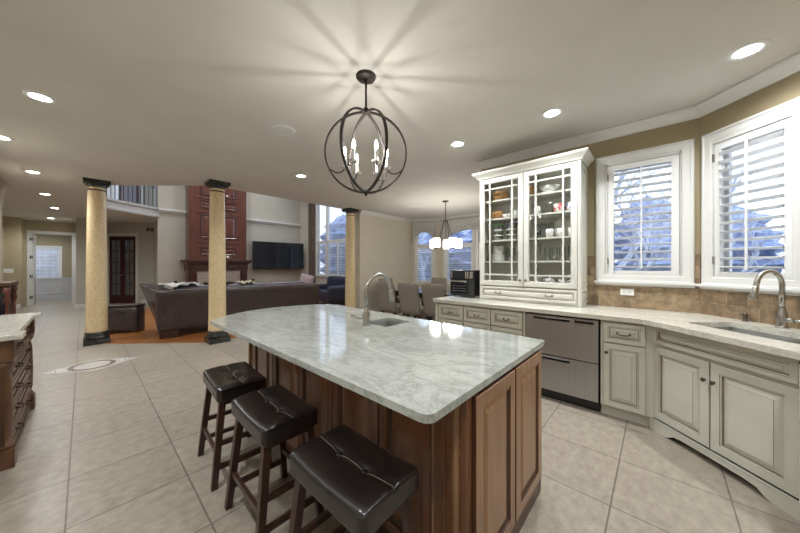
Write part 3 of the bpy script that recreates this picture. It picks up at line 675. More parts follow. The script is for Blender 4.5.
pull(dd, 0.26, 0.105, y=-0.018, L=0.07); pull(dd, 0.86, 0.105, y=-0.018, L=0.07)

# crockery in the hutch ---------------------------------------------
GD = 'crockery in the china hutch'
def hx_(x): return hy0 - x                                           # hutch x -> world y
def dish(name, cat, label, x, shelf, prof, m, depth=0.15, seg=20, handle=None, dz=0.0, group=GD, mat2=None):
    b = MB().lathe(prof, seg)
    o = b.build(name, m, None, loc=(hx + depth, hx_(x), SHZ[shelf] + 0.001 + dz))
    tag(o, label, cat, group)
    if handle:
        r, z0, z1, side = handle
        MB().tube([(-0.76 * q, side * 0.65 * q, zz) for q, zz in ((r - 0.004, z1), (r + 0.02, z1), (r + 0.028, (z0 + z1) / 2), (r + 0.018, z0), (r - 0.004, z0))], 0.0045, 8).build('handle', m, o)
    return o
def vessel(r0, r1, h, t=0.004, b=None):                             # open cup profile
    return [(0.0001, 0), (r0, 0), (r0 + (r1 - r0) * 0.6, h * 0.5), (r1, h), (r1 - t, h), (r0 + (r1 - r0) * 0.6 - t, h * 0.5), (r0 - t, t), (0.0001, t)]
def basket(r0, r1, h): return [(0.0001, 0), (r0, 0), (r0 * 0.5 + r1 * 0.6, h * 0.5), (r1, h * 0.92), (r1 + 0.006, h), (r1 - 0.008, h), (r0 - 0.008, 0.01), (0.0001, 0.01)]
dish('basket', 'basket', 'woven basket on the top shelf behind the left glass door', 0.22, 4, basket(0.075, 0.095, 0.115), 'wicker')
dish('basket', 'basket', 'woven basket on the top hutch shelf behind the meeting door frames', 0.55, 4, basket(0.08, 0.10, 0.12), 'wicker', 0.17)
dish('serving_bowl', 'bowl', 'white flared serving bowl on the hutch top shelf', 0.83, 4, [(0.0001, 0), (0.05, 0), (0.055, 0.012), (0.09, 0.05), (0.12, 0.085), (0.115, 0.087), (0.085, 0.055), (0.0001, 0.018)], 'china')
dish('lidded_basket', 'basket', 'round lidded brown basket on the second shelf', 0.19, 3, [(0.0001, 0), (0.07, 0), (0.088, 0.03), (0.09, 0.07), (0.092, 0.078), (0.085, 0.09), (0.05, 0.108), (0.012, 0.115), (0.012, 0.125), (0.0001, 0.128)], 'wicker')
dish('gravy_bowl', 'bowl', 'small white bowl beside the lidded brown basket', 0.325, 3, vessel(0.03, 0.055, 0.05), 'china', 0.11)
dish('cup', 'cup', 'white cup on second hutch shelf nearest the left door stile', 0.44, 3, vessel(0.03, 0.038, 0.085), 'china', 0.13, handle=(0.036, 0.02, 0.07, 1))
def tubs(x, lidm, labs, nn=3):
    z = 0
    for i in range(nn):
        o = dish('food_container', 'container', labs[i], x, 2, vessel(0.055, 0.068, 0.058), 'ware_glass', 0.14, dz=z, group='clear food containers stacked in the hutch')
        MB().lathe([(0.0001, 0), (0.071, 0), (0.072, 0.004), (0.070, 0.011), (0.0001, 0.011)], 20).build('lid', lidm if i == nn - 1 else 'china', o, loc=(0, 0, 0.058))
        z += 0.071
tubs(0.20, 'green_lid', ['clear container at the bottom of the green-topped stack', 'clear container in the middle of the green-topped stack', 'clear container with a green lid topping its stack'])
tubs(0.38, 'purple_lid', ['clear container at the bottom of the purple-topped stack', 'clear container in the middle of the purple-topped stack', 'clear container with a purple lid topping its stack'])
z = 0
for i in range(7):
    dish('plate', 'plate', 'white dinner plate in the stack behind the left glass door', 0.20, 1, [(0.0001, 0), (0.055, 0), (0.092, 0.012), (0.094, 0.016), (0.054, 0.007), (0.0001, 0.006)], 'china', 0.15, dz=z, group='stacked white dinner plates'); z += 0.0125
for i in range(4):
    dish('bowl', 'bowl', 'white bowl in the stack nested on the plates', 0.20, 1, [(0.0001, 0), (0.04, 0), (0.068, 0.03), (0.075, 0.045), (0.071, 0.045), (0.06, 0.026), (0.0001, 0.008)], 'china', 0.15, dz=z, group='stacked white bowls'); z += 0.022
dish('glass_vase', 'vase', 'clear glass vase beside the stacked white plates', 0.36, 1, vessel(0.045, 0.06, 0.17), 'ware_glass')
dish('glass_tumbler', 'glass', 'clear tumbler between glass vase and left door stile', 0.475, 1, vessel(0.032, 0.04, 0.13), 'ware_glass')
dish('glass_dish', 'dish', 'shallow clear glass dish on lowest hutch shelf', 0.25, 0, vessel(0.09, 0.12, 0.035), 'ware_glass')
dish('white_dish', 'dish', 'shallow white dish on lowest hutch shelf beside the clear dish', 0.45, 0, vessel(0.05, 0.07, 0.03), 'china', 0.14)
# right door
dish('mug', 'mug', 'white mug on the second shelf beside the glass pitcher', 0.69, 3, vessel(0.036, 0.042, 0.10), 'china', 0.13, handle=(0.041, 0.025, 0.08, -1))
dish('glass_pitcher', 'pitcher', 'clear glass pitcher on the second hutch shelf', 0.812, 3, [(0.0001, 0), (0.045, 0), (0.055, 0.05), (0.04, 0.11), (0.045, 0.14), (0.041, 0.14), (0.036, 0.11), (0.05, 0.05), (0.04, 0.005), (0.0001, 0.005)], 'ware_glass', 0.17, handle=(0.048, 0.04, 0.11, 1))
dish('patterned_bowl', 'bowl', 'red patterned china bowl on the second hutch shelf', 0.935, 3, vessel(0.05, 0.068, 0.10), 'red_china', 0.14)
dish('patterned_mug', 'mug', 'blue patterned mug at the far end of second shelf', 1.055, 3, vessel(0.036, 0.042, 0.10), 'blue_china', 0.13)
def wine(x, dp, lb):
    dish('wine_glass', 'glass', lb, x, 2, [(0.0001, 0), (0.033, 0), (0.033, 0.002), (0.006, 0.006), (0.004, 0.075), (0.012, 0.085), (0.036, 0.12), (0.038, 0.15), (0.031, 0.185), (0.029, 0.185), (0.035, 0.15), (0.033, 0.12), (0.0001, 0.09)], 'ware_glass', dp, group='wine glasses on the middle shelf')
wine(0.665, 0.20, 'wine glass nearest the meeting doors on middle shelf'); wine(0.745, 0.20, 'wine glass behind the black mug on middle shelf'); wine(0.825, 0.22, 'wine glass behind the white mugs on middle shelf')
dish('black_mug', 'mug', 'black mug on the middle hutch shelf before wine glasses', 0.705, 2, vessel(0.036, 0.04, 0.09), 'black', 0.11)
dish('mug', 'mug', 'white mug beside the black mug on middle hutch shelf', 0.835, 2, vessel(0.038, 0.044, 0.10), 'china', 0.12, handle=(0.043, 0.025, 0.08, -1))
dish('mug', 'mug', 'second white mug from the black mug on middle shelf', 0.955, 2, vessel(0.038, 0.044, 0.10), 'china', 0.12, handle=(0.043, 0.025, 0.08, 1))
dish('mug', 'mug', 'white mug at the far end of middle hutch shelf', 1.066, 2, vessel(0.038, 0.044, 0.10), 'china', 0.13, handle=(0.043, 0.025, 0.08, -1))
dish('footed_glass', 'glass', 'tall footed clear glass on the fourth hutch shelf', 0.70, 1, [(0.0001, 0), (0.035, 0), (0.008, 0.01), (0.006, 0.04), (0.03, 0.07), (0.046, 0.20), (0.043, 0.20), (0.027, 0.075), (0.0001, 0.05)], 'ware_glass', 0.13)
for x, lb in ((0.805, 'wide clear tumbler next to the tall footed glass'), (0.885, 'wide clear tumbler second from the tall footed glass'), (0.965, 'wide clear tumbler third from the tall footed glass'), (1.055, 'wide clear tumbler at the far end of fourth shelf')):
    dish('wide_tumbler', 'glass', lb, x, 1, vessel(0.033, 0.037, 0.16), 'ware_glass', 0.14, group='wide tumblers on the fourth shelf')
dish('canister', 'canister', 'white canister on lowest shelf near the meeting doors', 0.69, 0, [(0.0001, 0), (0.045, 0), (0.05, 0.01), (0.05, 0.085), (0.04, 0.095), (0.012, 0.10), (0.012, 0.112), (0.0001, 0.114)], 'china', 0.15)
tp = dish('teapot', 'teapot', 'round white teapot on the lowest hutch shelf', 0.835, 0, [(0.0001, 0), (0.035, 0), (0.058, 0.025), (0.062, 0.05), (0.05, 0.08), (0.03, 0.09), (0.01, 0.098), (0.01, 0.11), (0.0001, 0.112)], 'china', 0.14, handle=(0.06, 0.03, 0.075, 1))
MB().tube([(0, -0.05, 0.035), (0, -0.08, 0.05), (0, -0.095, 0.085)], [0.012, 0.009, 0.006], 8).build('spout', 'china', tp)
dish('cup', 'cup', 'white cup beside the teapot on lowest hutch shelf', 0.968, 0, vessel(0.032, 0.045, 0.07), 'china', 0.13, handle=(0.042, 0.02, 0.055, -1))
dish('cup', 'cup', 'white cup at the far end of lowest hutch shelf', 1.075, 0, vessel(0.032, 0.045, 0.07), 'china', 0.13, handle=(0.042, 0.02, 0.055, 1))

# toaster oven -----------------------------------------------------
ov = thing('toaster_oven', 'black and steel toaster oven at the worktop end beside hutch', 'oven', (3.60, 2.262, CT), RIGHT)
OW, OD, OH = 0.395, 0.31, 0.385
MB().box(0, 0, 0.018, OW, OD, OH).build('body', 'black', ov, bevel=0.012)
MB().box(0.015, -0.012, OH - 0.125, OW - 0.012, 0.002, OH - 0.015).build('control_panel', 'black', ov, bevel=0.004)
MB().box(0.09, -0.014, OH - 0.105, 0.245, -0.010, OH - 0.03).build('display', 'screen', ov)
ac = MB()
for xx in (0.03, 0.255, 0.285, 0.325, 0.35): ac.box(xx, -0.0145, OH - 0.115, xx + 0.014, -0.011, OH - 0.022)
ac.build('accent_bars', 'chrome', ov)
dr = MB().box(0.012, -0.012, 0.035, OW - 0.10, 0.002, OH - 0.14).build('door', 'black', ov, bevel=0.004)
MB().box(0.04, -0.0145, 0.055, OW - 0.125, -0.0115, OH - 0.18).build('pane', 'screen', dr)
rk = MB()
for zz in (0.09, 0.125, 0.16): rk.box(0.05, -0.016, zz, OW - 0.135, -0.0140, zz + 0.004)
rk.build('rack', 'steel', dr)
hb = MB().box(0.02, -0.045, OH - 0.165, OW - 0.105, -0.03, OH - 0.145)
for xx in (0.03, OW - 0.13): hb.box(xx, -0.035, OH - 0.162, xx + 0.012, -0.008, OH - 0.148)
hb.build('handle', 'chrome', dr, bevel=0.003)
MB().box(OW - 0.095, -0.008, 0.035, OW - 0.012, 0.002, OH - 0.14).build('side_panel', 'black_matt', ov)
for xx in (0.03, OW - 0.05):
    for yy in (0.03, OD - 0.05): MB().cyl(0.012, 0, 0.02, 12, (xx + 0.01, yy + 0.01, 0)).build('foot', 'black_matt', ov)

# outlet on the backsplash, horizontal
def plate(name, label, cat, loc, rz, wdt, hgt, m='plate', slots=2):
    t = thing(name, label, cat, loc, rz)
    MB().box(-wdt / 2, -0.007, -hgt / 2, wdt / 2, 0, hgt / 2).build('plate', m, t, bevel=0.002)
    for i in range(slots):
        xx = (i - (slots - 1) / 2) * wdt / max(1, slots) * 0.8
        rk_ = MB().box(xx - 0.017, -0.0085, -hgt * 0.28, xx + 0.017, -0.0065, hgt * 0.28).build('rocker', m, t)
        if slots == 2:
            MB().box(xx - 0.008, -0.0092, -0.008, xx - 0.005, -0.0083, 0.008).box(xx + 0.005, -0.0092, -0.008, xx + 0.008, -0.0083, 0.008).build('slot', 'black_matt', rk_)
    return t
plate('wall_outlet', 'white double outlet plate on the tiled backsplash', 'outlet', (W1 - 0.012, 0.25, 1.105), RIGHT, 0.115, 0.07)
plate('light_switch', 'white light switch plate on the tan hall wall', 'light switch', (-1.575, 15.05, 1.20), 0, 0.20, 0.13, slots=3)

# ------------------------------------------------------------------ island
IX0, IX1, IY0, IY1 = 1.015, 1.885, 0.552, 2.74
isl = thing('kitchen_island', 'walnut stained panelled kitchen island base', 'island', ((IX0 + IX1) / 2, (IY0 + IY1) / 2, 0))
cx, cy = (IX0 + IX1) / 2, (IY0 + IY1) / 2
hwx, hwy = (IX1 - IX0) / 2, (IY1 - IY0) / 2
sx0, sx1, sy0, sy1 = 1.55 - cx, 1.86 - cx, 1.54 - cy, 1.825 - cy
b = MB()
b.box(-hwx, -hwy, 0.02, hwx, hwy, 0.62)
b.box(-hwx, -hwy, 0.62, 0.0, hwy, 0.889).box(0.0, -hwy, 0.62, hwx, sy0 - 0.02, 0.889).box(0.0, sy1 + 0.02, 0.62, hwx, hwy, 0.889).box(hwx - 0.012, -hwy, 0.62, hwx, hwy, 0.889)
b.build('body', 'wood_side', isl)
MB().box(-hwx - 0.012, -hwy - 0.014, 0, hwx + 0.014, hwy + 0.014, 0.095).build('plinth', 'wood_dark', isl, bevel=0.006)
for x0, x1 in ((1.037, 1.445), (1.462, 1.878)):                      # near end: two raised panels
    p = MB(); p.X = Matrix.Translation((-cx, -hwy, 0))
    k = 0.06; T = 0.022
    p.rings(x0, x1, 0.10, 0.875, 0, [(0, 0, 0), (0, T - 0.003, 1), (0.003, T, 0), (k, T, 0), (k + 0.003, T - 0.006, 1), (k + 0.012, T - 0.001, 2), (k + 0.02, T - 0.010, 1), (k + 0.024, T - 0.011, 1), (k + 0.046, T - 0.003, 0), (k + 0.048, T - 0.003, 0)])
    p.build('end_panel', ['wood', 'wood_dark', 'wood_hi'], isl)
def pilaster(y0, y1):
    p = MB(); x = -hwx
    p.box(x - 0.018, y0 - cy, 0.095, x, y1 - cy, 0.878)
    yc = (y0 + y1) / 2 - cy
    p.lathe([(0.0001, 0.12), (0.022, 0.12), (0.024, 0.14), (0.016, 0.17)] + [(0.0145 + 0.003 * (i % 2), 0.18 + 0.025 * i) for i in range(26)] + [(0.024, 0.845), (0.022, 0.87), (0.0001, 0.87)], 14, (x - 0.018, yc, 0), 1)
    p.build('pilaster', ['wood_side', 'wood_hi'], isl)
pilaster(IY0, IY0 + 0.095); pilaster(IY1 - 0.095, IY1)
n = 5; span = (IY1 - IY0 - 0.19) / n                                 # seating side: four panels
for i in range(n):
    ya = IY0 + 0.095 + span * i
    p = MB(); p.X = Matrix.Translation((-hwx, ya + span - cy, 0)) @ Matrix.Rotation(-PI / 2, 4, 'Z')
    k = 0.055; T = 0.02
    p.rings(0.004, span - 0.004, 0.10, 0.875, 0, [(0, 0, 0), (0, T - 0.003, 1), (0.003, T, 0), (k, T, 0), (k + 0.003, T - 0.006, 1), (k + 0.012, T - 0.001, 2), (k + 0.02, T - 0.010, 1), (k + 0.026, T - 0.011, 1), (k + 0.06, T - 0.002, 0), (k + 0.063, T - 0.002, 0)])
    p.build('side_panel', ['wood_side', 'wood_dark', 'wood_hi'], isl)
for i in range(3):                                                    # working side doors
    ya = IY0 + 0.05 + 0.71 * i
    p = MB(); p.X = Matrix.Translation((hwx, ya - cy, 0)) @ Matrix.Rotation(PI / 2, 4, 'Z')
    raised(p, 0.01, 0.69, 0.11, 0.87, 0, 0.02, 0.06); p.build('door', ['wood', 'wood_dark'], isl)
# island top: curved far end
A, B_, C_ = (0.727, 2.84), (1.40, 3.19), (2.025, 2.93)
def circ(a, b, c):
    ax, ay, bx, by, cx_, cy_ = *a, *b, *c
    d = 2 * (ax * (by - cy_) + bx * (cy_ - ay) + cx_ * (ay - by))
    ux = ((ax**2 + ay**2) * (by - cy_) + (bx**2 + by**2) * (cy_ - ay) + (cx_**2 + cy_**2) * (ay - by)) / d
    uy = ((ax**2 + ay**2) * (cx_ - bx) + (bx**2 + by**2) * (ax - cx_) + (cx_**2 + cy_**2) * (bx - ax)) / d
    return ux, uy, math.hypot(ax - ux, ay - uy)
ux, uy, ur = circ(A, B_, C_)
a0 = math.degrees(math.atan2(C_[1] - uy, C_[0] - ux)); a1 = math.degrees(math.atan2(A[1] - uy, A[0] - ux))
out = arc(0.728 + 0.04, 0.535 + 0.04, 0.04, 180, 270, 6) + arc(1.962 - 0.02, 0.532 + 0.02, 0.02, 270, 360, 5) + [(2.025, 2.80)] + arc(1.99, 2.86, 0.04, 10, 55, 3) + arc(ux, uy, ur, a0 + 3, a1, 28) + [(0.722, 2.80)]
def rrect(x0, x1, y0, y1, r, n=4):
    p = []
    for (qx, qy, a) in ((x1 - r, y1 - r, 0), (x0 + r, y1 - r, 90), (x0 + r, y0 + r, 180), (x1 - r, y0 + r, 270)): p += arc(qx, qy, r, a, a + 90, n)
    return p
it = slab_with_hole(out, [rrect(1.562, 1.852, 1.55, 1.815, 0.02)], IT - 0.03, IT)
tag(it.build('island_worktop', 'granite', None), 'polished pale grey granite top of the island with a curved far end', 'worktop')
ps = thing('prep_sink', 'small square steel prep sink set in the island top', 'sink', (1.707, 1.683, IT - 0.0305))
o = bowl(MB(), -0.152, 0.152, -0.137, 0.137, -0.17, 0.0).build('bowl', 'steel_dark', ps)
MB().cyl(0.035, -0.166, -0.164, 18).build('drain', 'steel', o)
faucet('island_faucet', 'brushed nickel gooseneck faucet beside the island prep sink', (1.50, 1.712, IT), 0, 0.40, 0.27, (-0.7, 0.7))

# ------------------------------------------------------------------ bar stools
def make_stool(label):
    t = thing('bar_stool', label, 'stool', (0, 0, 0), 0, 'leather saddle bar stools along the island')
    w_, d_, h_ = 0.30, 0.475, 0.105; zt = 0.625
    def fn(p):
        u, v = p.x / (w_ / 2), p.y / (d_ / 2)
        if p.z > -0.02:
            k = (p.z + 0.02) / (h_ / 2 + 0.02)
            dz = 0.014 * v * v - 0.010 - 0.010 * u * u
            dz -= 0.008 * math.exp(-(u / 0.10) ** 2)
            for by in (-0.34, 0.34): dz -= 0.011 * math.exp(-((u / 0.22) ** 2 + ((v - by) / 0.14) ** 2))
            p = Vector((p.x, p.y, p.z + k * dz))
        return p
    s = MB().rbox((0, 0, zt - h_ / 2), (w_, d_, h_), 0.024, 26, fn).build('seat', 'leather', t)
    pts = []
    for i in range(41):
        v = -0.985 + 1.97 * i / 40
        z = zt + 0.014 * v * v - 0.018 + 0.0008 - sum(0.011 * math.exp(-(((v - b) / 0.14) ** 2)) for b in (-0.34, 0.34)) - (0.02 if abs(v) > 0.97 else 0)
        pts.append((0.0, v * d_ / 2, z))
    lab(MB().tube(pts, 0.0016, 6).build('seam', 'piping', s), 'pale raised seam')
    for by in (-0.34, 0.34):
        MB().rbox((0, by * d_ / 2, zt - 0.027), (0.027, 0.027, 0.014), 0.007, 4).build('button', 'leather', s)
    # edge seam round the top
    pe = []
    for i in range(64):
        a = 2 * PI * i / 64; q = 0.16
        cxx = math.copysign(abs(math.cos(a)) ** q, math.cos(a)); cyy = math.copysign(abs(math.sin(a)) ** q, math.sin(a))
        u, v = cxx, cyy
        pe.append((cxx * (w_ / 2 + 0.0005), cyy * (d_ / 2 + 0.0005), zt - 0.020 + 0.014 * v * v * 0.7 - 0.020 * u * u * 0.5))
    MB().tube(pe, 0.0022, 6, closed=True).build('piping', 'leather', s)
    MB().box(-0.125, -0.205, zt - h_ - 0.022, 0.125, 0.205, zt - h_ + 0.004).build('seat_frame', 'espresso', t)
    top = {}; bot = {}
    for ax_ in (-1, 1):
        for ay in (-1, 1):
            a = Vector((ax_ * 0.165, ay * 0.222, 0.0)); c = Vector((ax_ * 0.112, ay * 0.185, zt - h_ + 0.002))
            top[ax_, ay] = c; bot[ax_, ay] = a
            MB().taper(a, c, 0.0175, 0.0195).build('leg', 'espresso', t, bevel=0.003)
    def at(k, z): return bot[k].lerp(top[k], z / (zt - h_))
    def bar(k1, k2, z):
        p, q = at(k1, z), at(k2, z); b = MB(); d = (q - p); m_ = (p + q) / 2; L = d.length / 2
        if abs(d.x) > abs(d.y): b.box(m_.x - L, m_.y - 0.009, z - 0.015, m_.x + L, m_.y + 0.009, z + 0.015)
        else: b.box(m_.x - 0.009, m_.y - L, z - 0.015, m_.x + 0.009, m_.y + L, z + 0.015)
        b.build('stretcher', 'espresso', t)
    bar((-1, -1), (-1, 1), 0.20); bar((1, -1), (1, 1), 0.20); bar((-1, -1), (1, -1), 0.26); bar((-1, 1), (1, 1), 0.26)
    bar((-1, -1), (1, -1), 0.12); bar((-1, 1), (1, 1), 0.12)
    return t
s1 = make_stool('dark leather bar stool farthest along the island, nearest the columns'); s1.location = (0.725, 2.265, 0); s1.rotation_euler.z = R(-4)
dup(s1, (0.72, 1.615, 0), R(-1), 'dark leather bar stool standing between the other two stools')
dup(s1, (0.725, 0.918, 0), R(1), 'dark leather bar stool under the near rounded corner of island top')

# ------------------------------------------------------------------ columns
def make_column(label, loc):
    t = thing('column', label, 'column', loc, 0, 'honey marble columns between kitchen and great room')
    MB().lathe([(0.0001, 0.20), (0.143, 0.20), (0.141, 0.24), (0.138, 0.6), (0.132, 1.4), (0.122, 2.3), (0.115, H - 0.20), (0.115, H - 0.12)], 32).build('shaft', 'marble', t)
    b = MB().box(-0.165, -0.165, 0, 0.165, 0.165, 0.09)
    b.lathe([(0.0001, 0.09), (0.16, 0.09), (0.166, 0.105), (0.166, 0.125), (0.156, 0.14), (0.152, 0.15), (0.158, 0.165), (0.158, 0.18), (0.150, 0.20), (0.142, 0.21), (0.0001, 0.21)], 32)
    b.build('base', 'black_marble', t)
    c = MB().lathe([(0.0001, H - 0.125), (0.116, H - 0.125), (0.126, H - 0.112), (0.118, H - 0.10), (0.132, H - 0.075), (0.15, H - 0.055), (0.0001, H - 0.055)], 32)
    c.box(-0.15, -0.15, H - 0.075, 0.15, 0.15, H - 0.045).box(-0.168, -0.168, H - 0.045, 0.168, 0.168, H - 0.001)
    c.build('capital', 'black_marble', t)
    MB().lathe([(0.10, H - 0.185), (0.1195, H - 0.185), (0.1225, H - 0.175), (0.1195, H - 0.165), (0.10, H - 0.165)], 32).build('collar_ring', 'black_marble', t)
    return t
c1 = make_column('honey marble column beside the floor medallion', (0.16, 7.44, 0))
dup(c1, (1.635, 5.96, 0), None, 'honey marble column in front of the brown sofa back')
dup(c1, (4.83, 6.17, 0), None, 'honey marble column against the dining wall end, behind island faucet')

# ------------------------------------------------------------------ floor medallion
md = thing('floor_medallion', 'white and dark stone ring medallion inlaid in the floor tile', 'medallion', (0.085, 5.84, 0.0))
MB().prism([(-0.47, 0), (0, -0.335), (0.47, 0), (0, 0.335)], 0.0, 0.0025).build('diamond_field', 'inlay_white', md)
ring = slab_with_hole(arc(0, 0, 0.232, 0, 360, 40)[:-1], [arc(0, 0, 0.178, 0, 360, 40)[:-1]], 0.0, 0.0035)
lab(ring.build('ring', 'inlay_dark', md), 'dark stone ring')
for sx in (-1, 1):
    MB().box(sx * 0.33 - 0.006, -0.05, 0, sx * 0.33 + 0.006, 0.05, 0.0035).box(sx * 0.37 - 0.004, -0.035, 0, sx * 0.37 + 0.004, 0.035, 0.0035).build('cross_bar', 'inlay_dark', md)

# ------------------------------------------------------------------ left cabinet
LX = -0.34; LY0, LY1 = 3.30, 4.60
lc = thing('drawer_chest', 'dark walnut drawer base with turned corner posts at left edge', 'cabinet', (LX, LY0, 0), PI / 2)
LW = LY1 - LY0
MB().box(0.012, 0.02, 0.06, LW - 0.012, 0.605, 0.882).box(0.03, 0.0, 0.0, LW - 0.03, 0.6, 0.06).build('body', 'wood_dark', lc)
for i in range(5):
    za = 0.075 + 0.158 * i
    dd = raised(MB(), 0.12, LW - 0.12, za, za + 0.148, 0.02, 0.018, 0.03, 1).build('drawer', ['floor_drawer', 'wood_dark'], lc)
    for xx in (0.37, 0.93): pull(dd, xx, za + 0.078, 0.002, 0.10, 'bronze')
for xx in (0.06, LW - 0.06):
    p = MB().box(xx - 0.06, -0.022, 0, xx + 0.06, 0.10, 0.13).box(xx - 0.056, -0.018, 0.73, xx + 0.056, 0.10, 0.882)
    p.lathe([(0.0001, 0.13), (0.05, 0.13), (0.054, 0.145), (0.044, 0.165), (0.034, 0.18), (0.043, 0.22), (0.046, 0.40), (0.04, 0.60), (0.032, 0.66), (0.044, 0.68), (0.05, 0.70), (0.05, 0.73), (0.0001, 0.73)], 20, (xx, 0.035, 0))
    p.build('turned_post', 'floor_drawer', lc)
ep = MB(); ep.X = Matrix.Translation((0.0, 0.0, 0)) @ Matrix.Rotation(-PI / 2, 4, 'Z')
raised(ep, -0.60, -0.10, 0.14, 0.86, 0.012, 0.02, 0.06); ep.build('side_panel', ['floor_drawer', 'wood_dark'], lc)
lo = [(-0.94, 3.265), (-0.28, 3.265), (-0.28, 3.43), (-0.315, 3.45), (-0.315, 4.45), (-0.28, 4.47), (-0.28, 4.635), (-0.94, 4.635)]
tag(MB().prism(lo, 0.883, 0.92).build('side_worktop', 'granite_warm', None, bevel=0.006), 'pale stone top with stepped corners on the dark drawer base', 'worktop')
# dark display cabinet behind it
dc = thing('display_cabinet', 'dark glossy cabinet with turned post behind the left worktop', 'cabinet', (-0.545, 5.3, 0), PI / 2)
MB().box(0, 0.03, 0, 0.55, 0.39, 1.16).build('body', 'black', dc)
MB().box(-0.02, -0.01, 1.16, 0.57, 0.395, 1.20).build('top', 'wood_dark', dc, bevel=0.006)
for xx in (0.03, 0.52):
    MB().lathe([(0.0001, 0), (0.035, 0), (0.035, 0.1), (0.022, 0.13), (0.03, 0.2), (0.034, 0.5), (0.024, 0.8), (0.02, 0.95), (0.034, 1.0), (0.026, 1.06), (0.036, 1.1), (0.036, 1.16), (0.0001, 1.16)], 16, (xx, 0.03, 0)).build('turned_post', 'cherry', dc)

# ------------------------------------------------------------------ recessed lights
def downlight(label, x, y, z=H, r=0.085, g='recessed ceiling lights', first=[None]):
    if first[0] is None:
        t = thing('recessed_light', label, 'ceiling light', (x, y, z), 0, g); first[0] = t
        MB().lathe([(r - 0.020, 0.0), (r - 0.020, -0.005), (r, -0.008), (r + 0.02, -0.005), (r + 0.023, 0.0)], 32).build('trim_ring', 'white', t)
        MB().lathe([(0.0001, -0.004), (r - 0.017, -0.004)], 24, smooth=False).build('lens', 'lens', t)
        sl = bpy.data.lights.new('downlight_beam', 'SPOT'); sl.energy = CAN; sl.spot_size = R(158); sl.spot_blend = 1.0; sl.shadow_soft_size = 0.05; sl.color = (0.945, 0.975, 1.0)
        so_ = bpy.data.objects.new('downlight_beam', sl); COL.objects.link(so_); so_.location = (0, 0, -0.02); so_.parent = t
        return t
    return dup(first[0], (x, y, z), None, label, g)
for lb, x, y in (('recessed ceiling light above the angled sink window', 3.10, -0.459), ('recessed ceiling light in front of the wall window', 3.09, 0.777), ('recessed ceiling light in front of the hutch doors', 3.10, 1.84),
        ('recessed ceiling light left of the sphere chandelier, by the curved ceiling edge', 2.455, 4.465), ('largest recessed ceiling light above the left aisle', -0.259, 4.082), ('recessed ceiling light cut by the left photo edge', -0.654, 5.709),
        ('recessed ceiling light above floor medallion, nearer than the hall ones', -0.545, 7.475), ('recessed ceiling light at the start of the hall', -0.545, 9.619), ('recessed ceiling light midway down the hall', -0.51, 11.8), ('recessed ceiling light at hall end before doorway', -0.70, 14.5)):
    downlight(lb, x, y)
for lb, x, y in (('added unseen fill light behind the camera near back wall', 1.4, -0.75), ('added unseen fill light in the ceiling beside camera', -0.3, 0.0), ('added unseen fill light over left aisle behind the camera', -0.3, 1.9)):  # out-of-frame cans added as fill for the kitchen
    downlight(lb, x, y)
for lb, x, y in (('added unseen fill light high in the great room above sofa', 2.3, 9.0), ('added unseen fill light high in the great room by the windows', 5.2, 9.0), ('added unseen fill light high in the great room near television', 4.6, 10.7), ('added unseen fill light high in the great room before fireplace', 3.2, 10.2), ('added unseen fill light high in the great room near balcony', 1.4, 10.4), ('added unseen fill light high in the great room near columns', 3.6, 7.4), ('added unseen fill light high in the great room beside the sofa', 1.4, 8.4), ('added unseen fill light high in the great room above armchair', 5.6, 7.6)):  # unseen ceiling cans added to brighten the great room
    downlight(lb, x, y, HG)
downlight('added unseen fill light in the ceiling of the far window room', -1.0, 16.9)  # unseen can added so the far room does not go dark
spk = thing('ceiling_speaker', 'round white ceiling speaker left of the sphere chandelier', 'speaker', (1.489, 3.078, H))
MB().lathe([(0.0001, -0.010), (0.09, -0.010), (0.112, -0.006), (0.116, 0.0)], 36).build('grille', 'white', spk)
MB().lathe([(0.112, 0.0), (0.112, -0.009), (0.120, -0.007), (0.124, 0.0)], 36).build('rim', 'shutter', spk)

# ------------------------------------------------------------------ sphere chandelier
ch = thing('orb_chandelier', 'dark bronze sphere chandelier with six lit candle bulbs above island', 'chandelier', (1.497, 1.715, H))
MB().lathe([(0.0001, 0.0), (0.078, 0.0), (0.078, -0.014), (0.070, -0.024), (0.014, -0.028), (0.010, -0.04), (0.0001, -0.04)], 28).build('canopy', 'bronze', ch)
CZ = -0.605; CR = 0.318
MB().tube([(0, 0, -0.02), (0, 0, CZ + CR + 0.0)], 0.0085, 12).build('rod', 'bronze', ch)
MB().lathe([(0.0001, 0.035), (0.014, 0.035), (0.024, 0.02), (0.024, 0.0), (0.014, -0.012), (0.0001, -0.012)], 18, (0, 0, CZ + CR)).build('top_hub', 'bronze', ch)
MB().lathe([(0.0001, 0.025), (0.02, 0.02), (0.022, 0.0), (0.012, -0.012), (0.010, -0.022), (0.0001, -0.03)], 18, (0, 0, CZ - CR)).build('bottom_finial', 'bronze', ch)
az0 = 42.1 + 90
for i in range(3):
    a = R(az0 + 4 + 60 * i); rr = CR - 0.003 * i; b = MB(); n = 56; v = []; f = []
    ux_, uy_ = math.cos(a), math.sin(a); nx, ny = -uy_, ux_
    for k in range(n):
        q = 2 * PI * k / n
        for (dr_, dw_) in ((-0.006, -0.0105), (0.006, -0.0105), (0.006, 0.0105), (-0.006, 0.0105)):
            r_ = rr + dr_; v.append((ux_ * r_ * math.sin(q) + nx * dw_, uy_ * r_ * math.sin(q) + ny * dw_, CZ + r_ * math.cos(q)))
    for k in range(n):
        k2 = (k + 1) % n
        for j in range(4): f.append((k * 4 + j, k * 4 + (j + 1) % 4, k2 * 4 + (j + 1) % 4, k2 * 4 + j))
    b.add(v, f, 0, False); b.build('ring', 'bronze', ch)
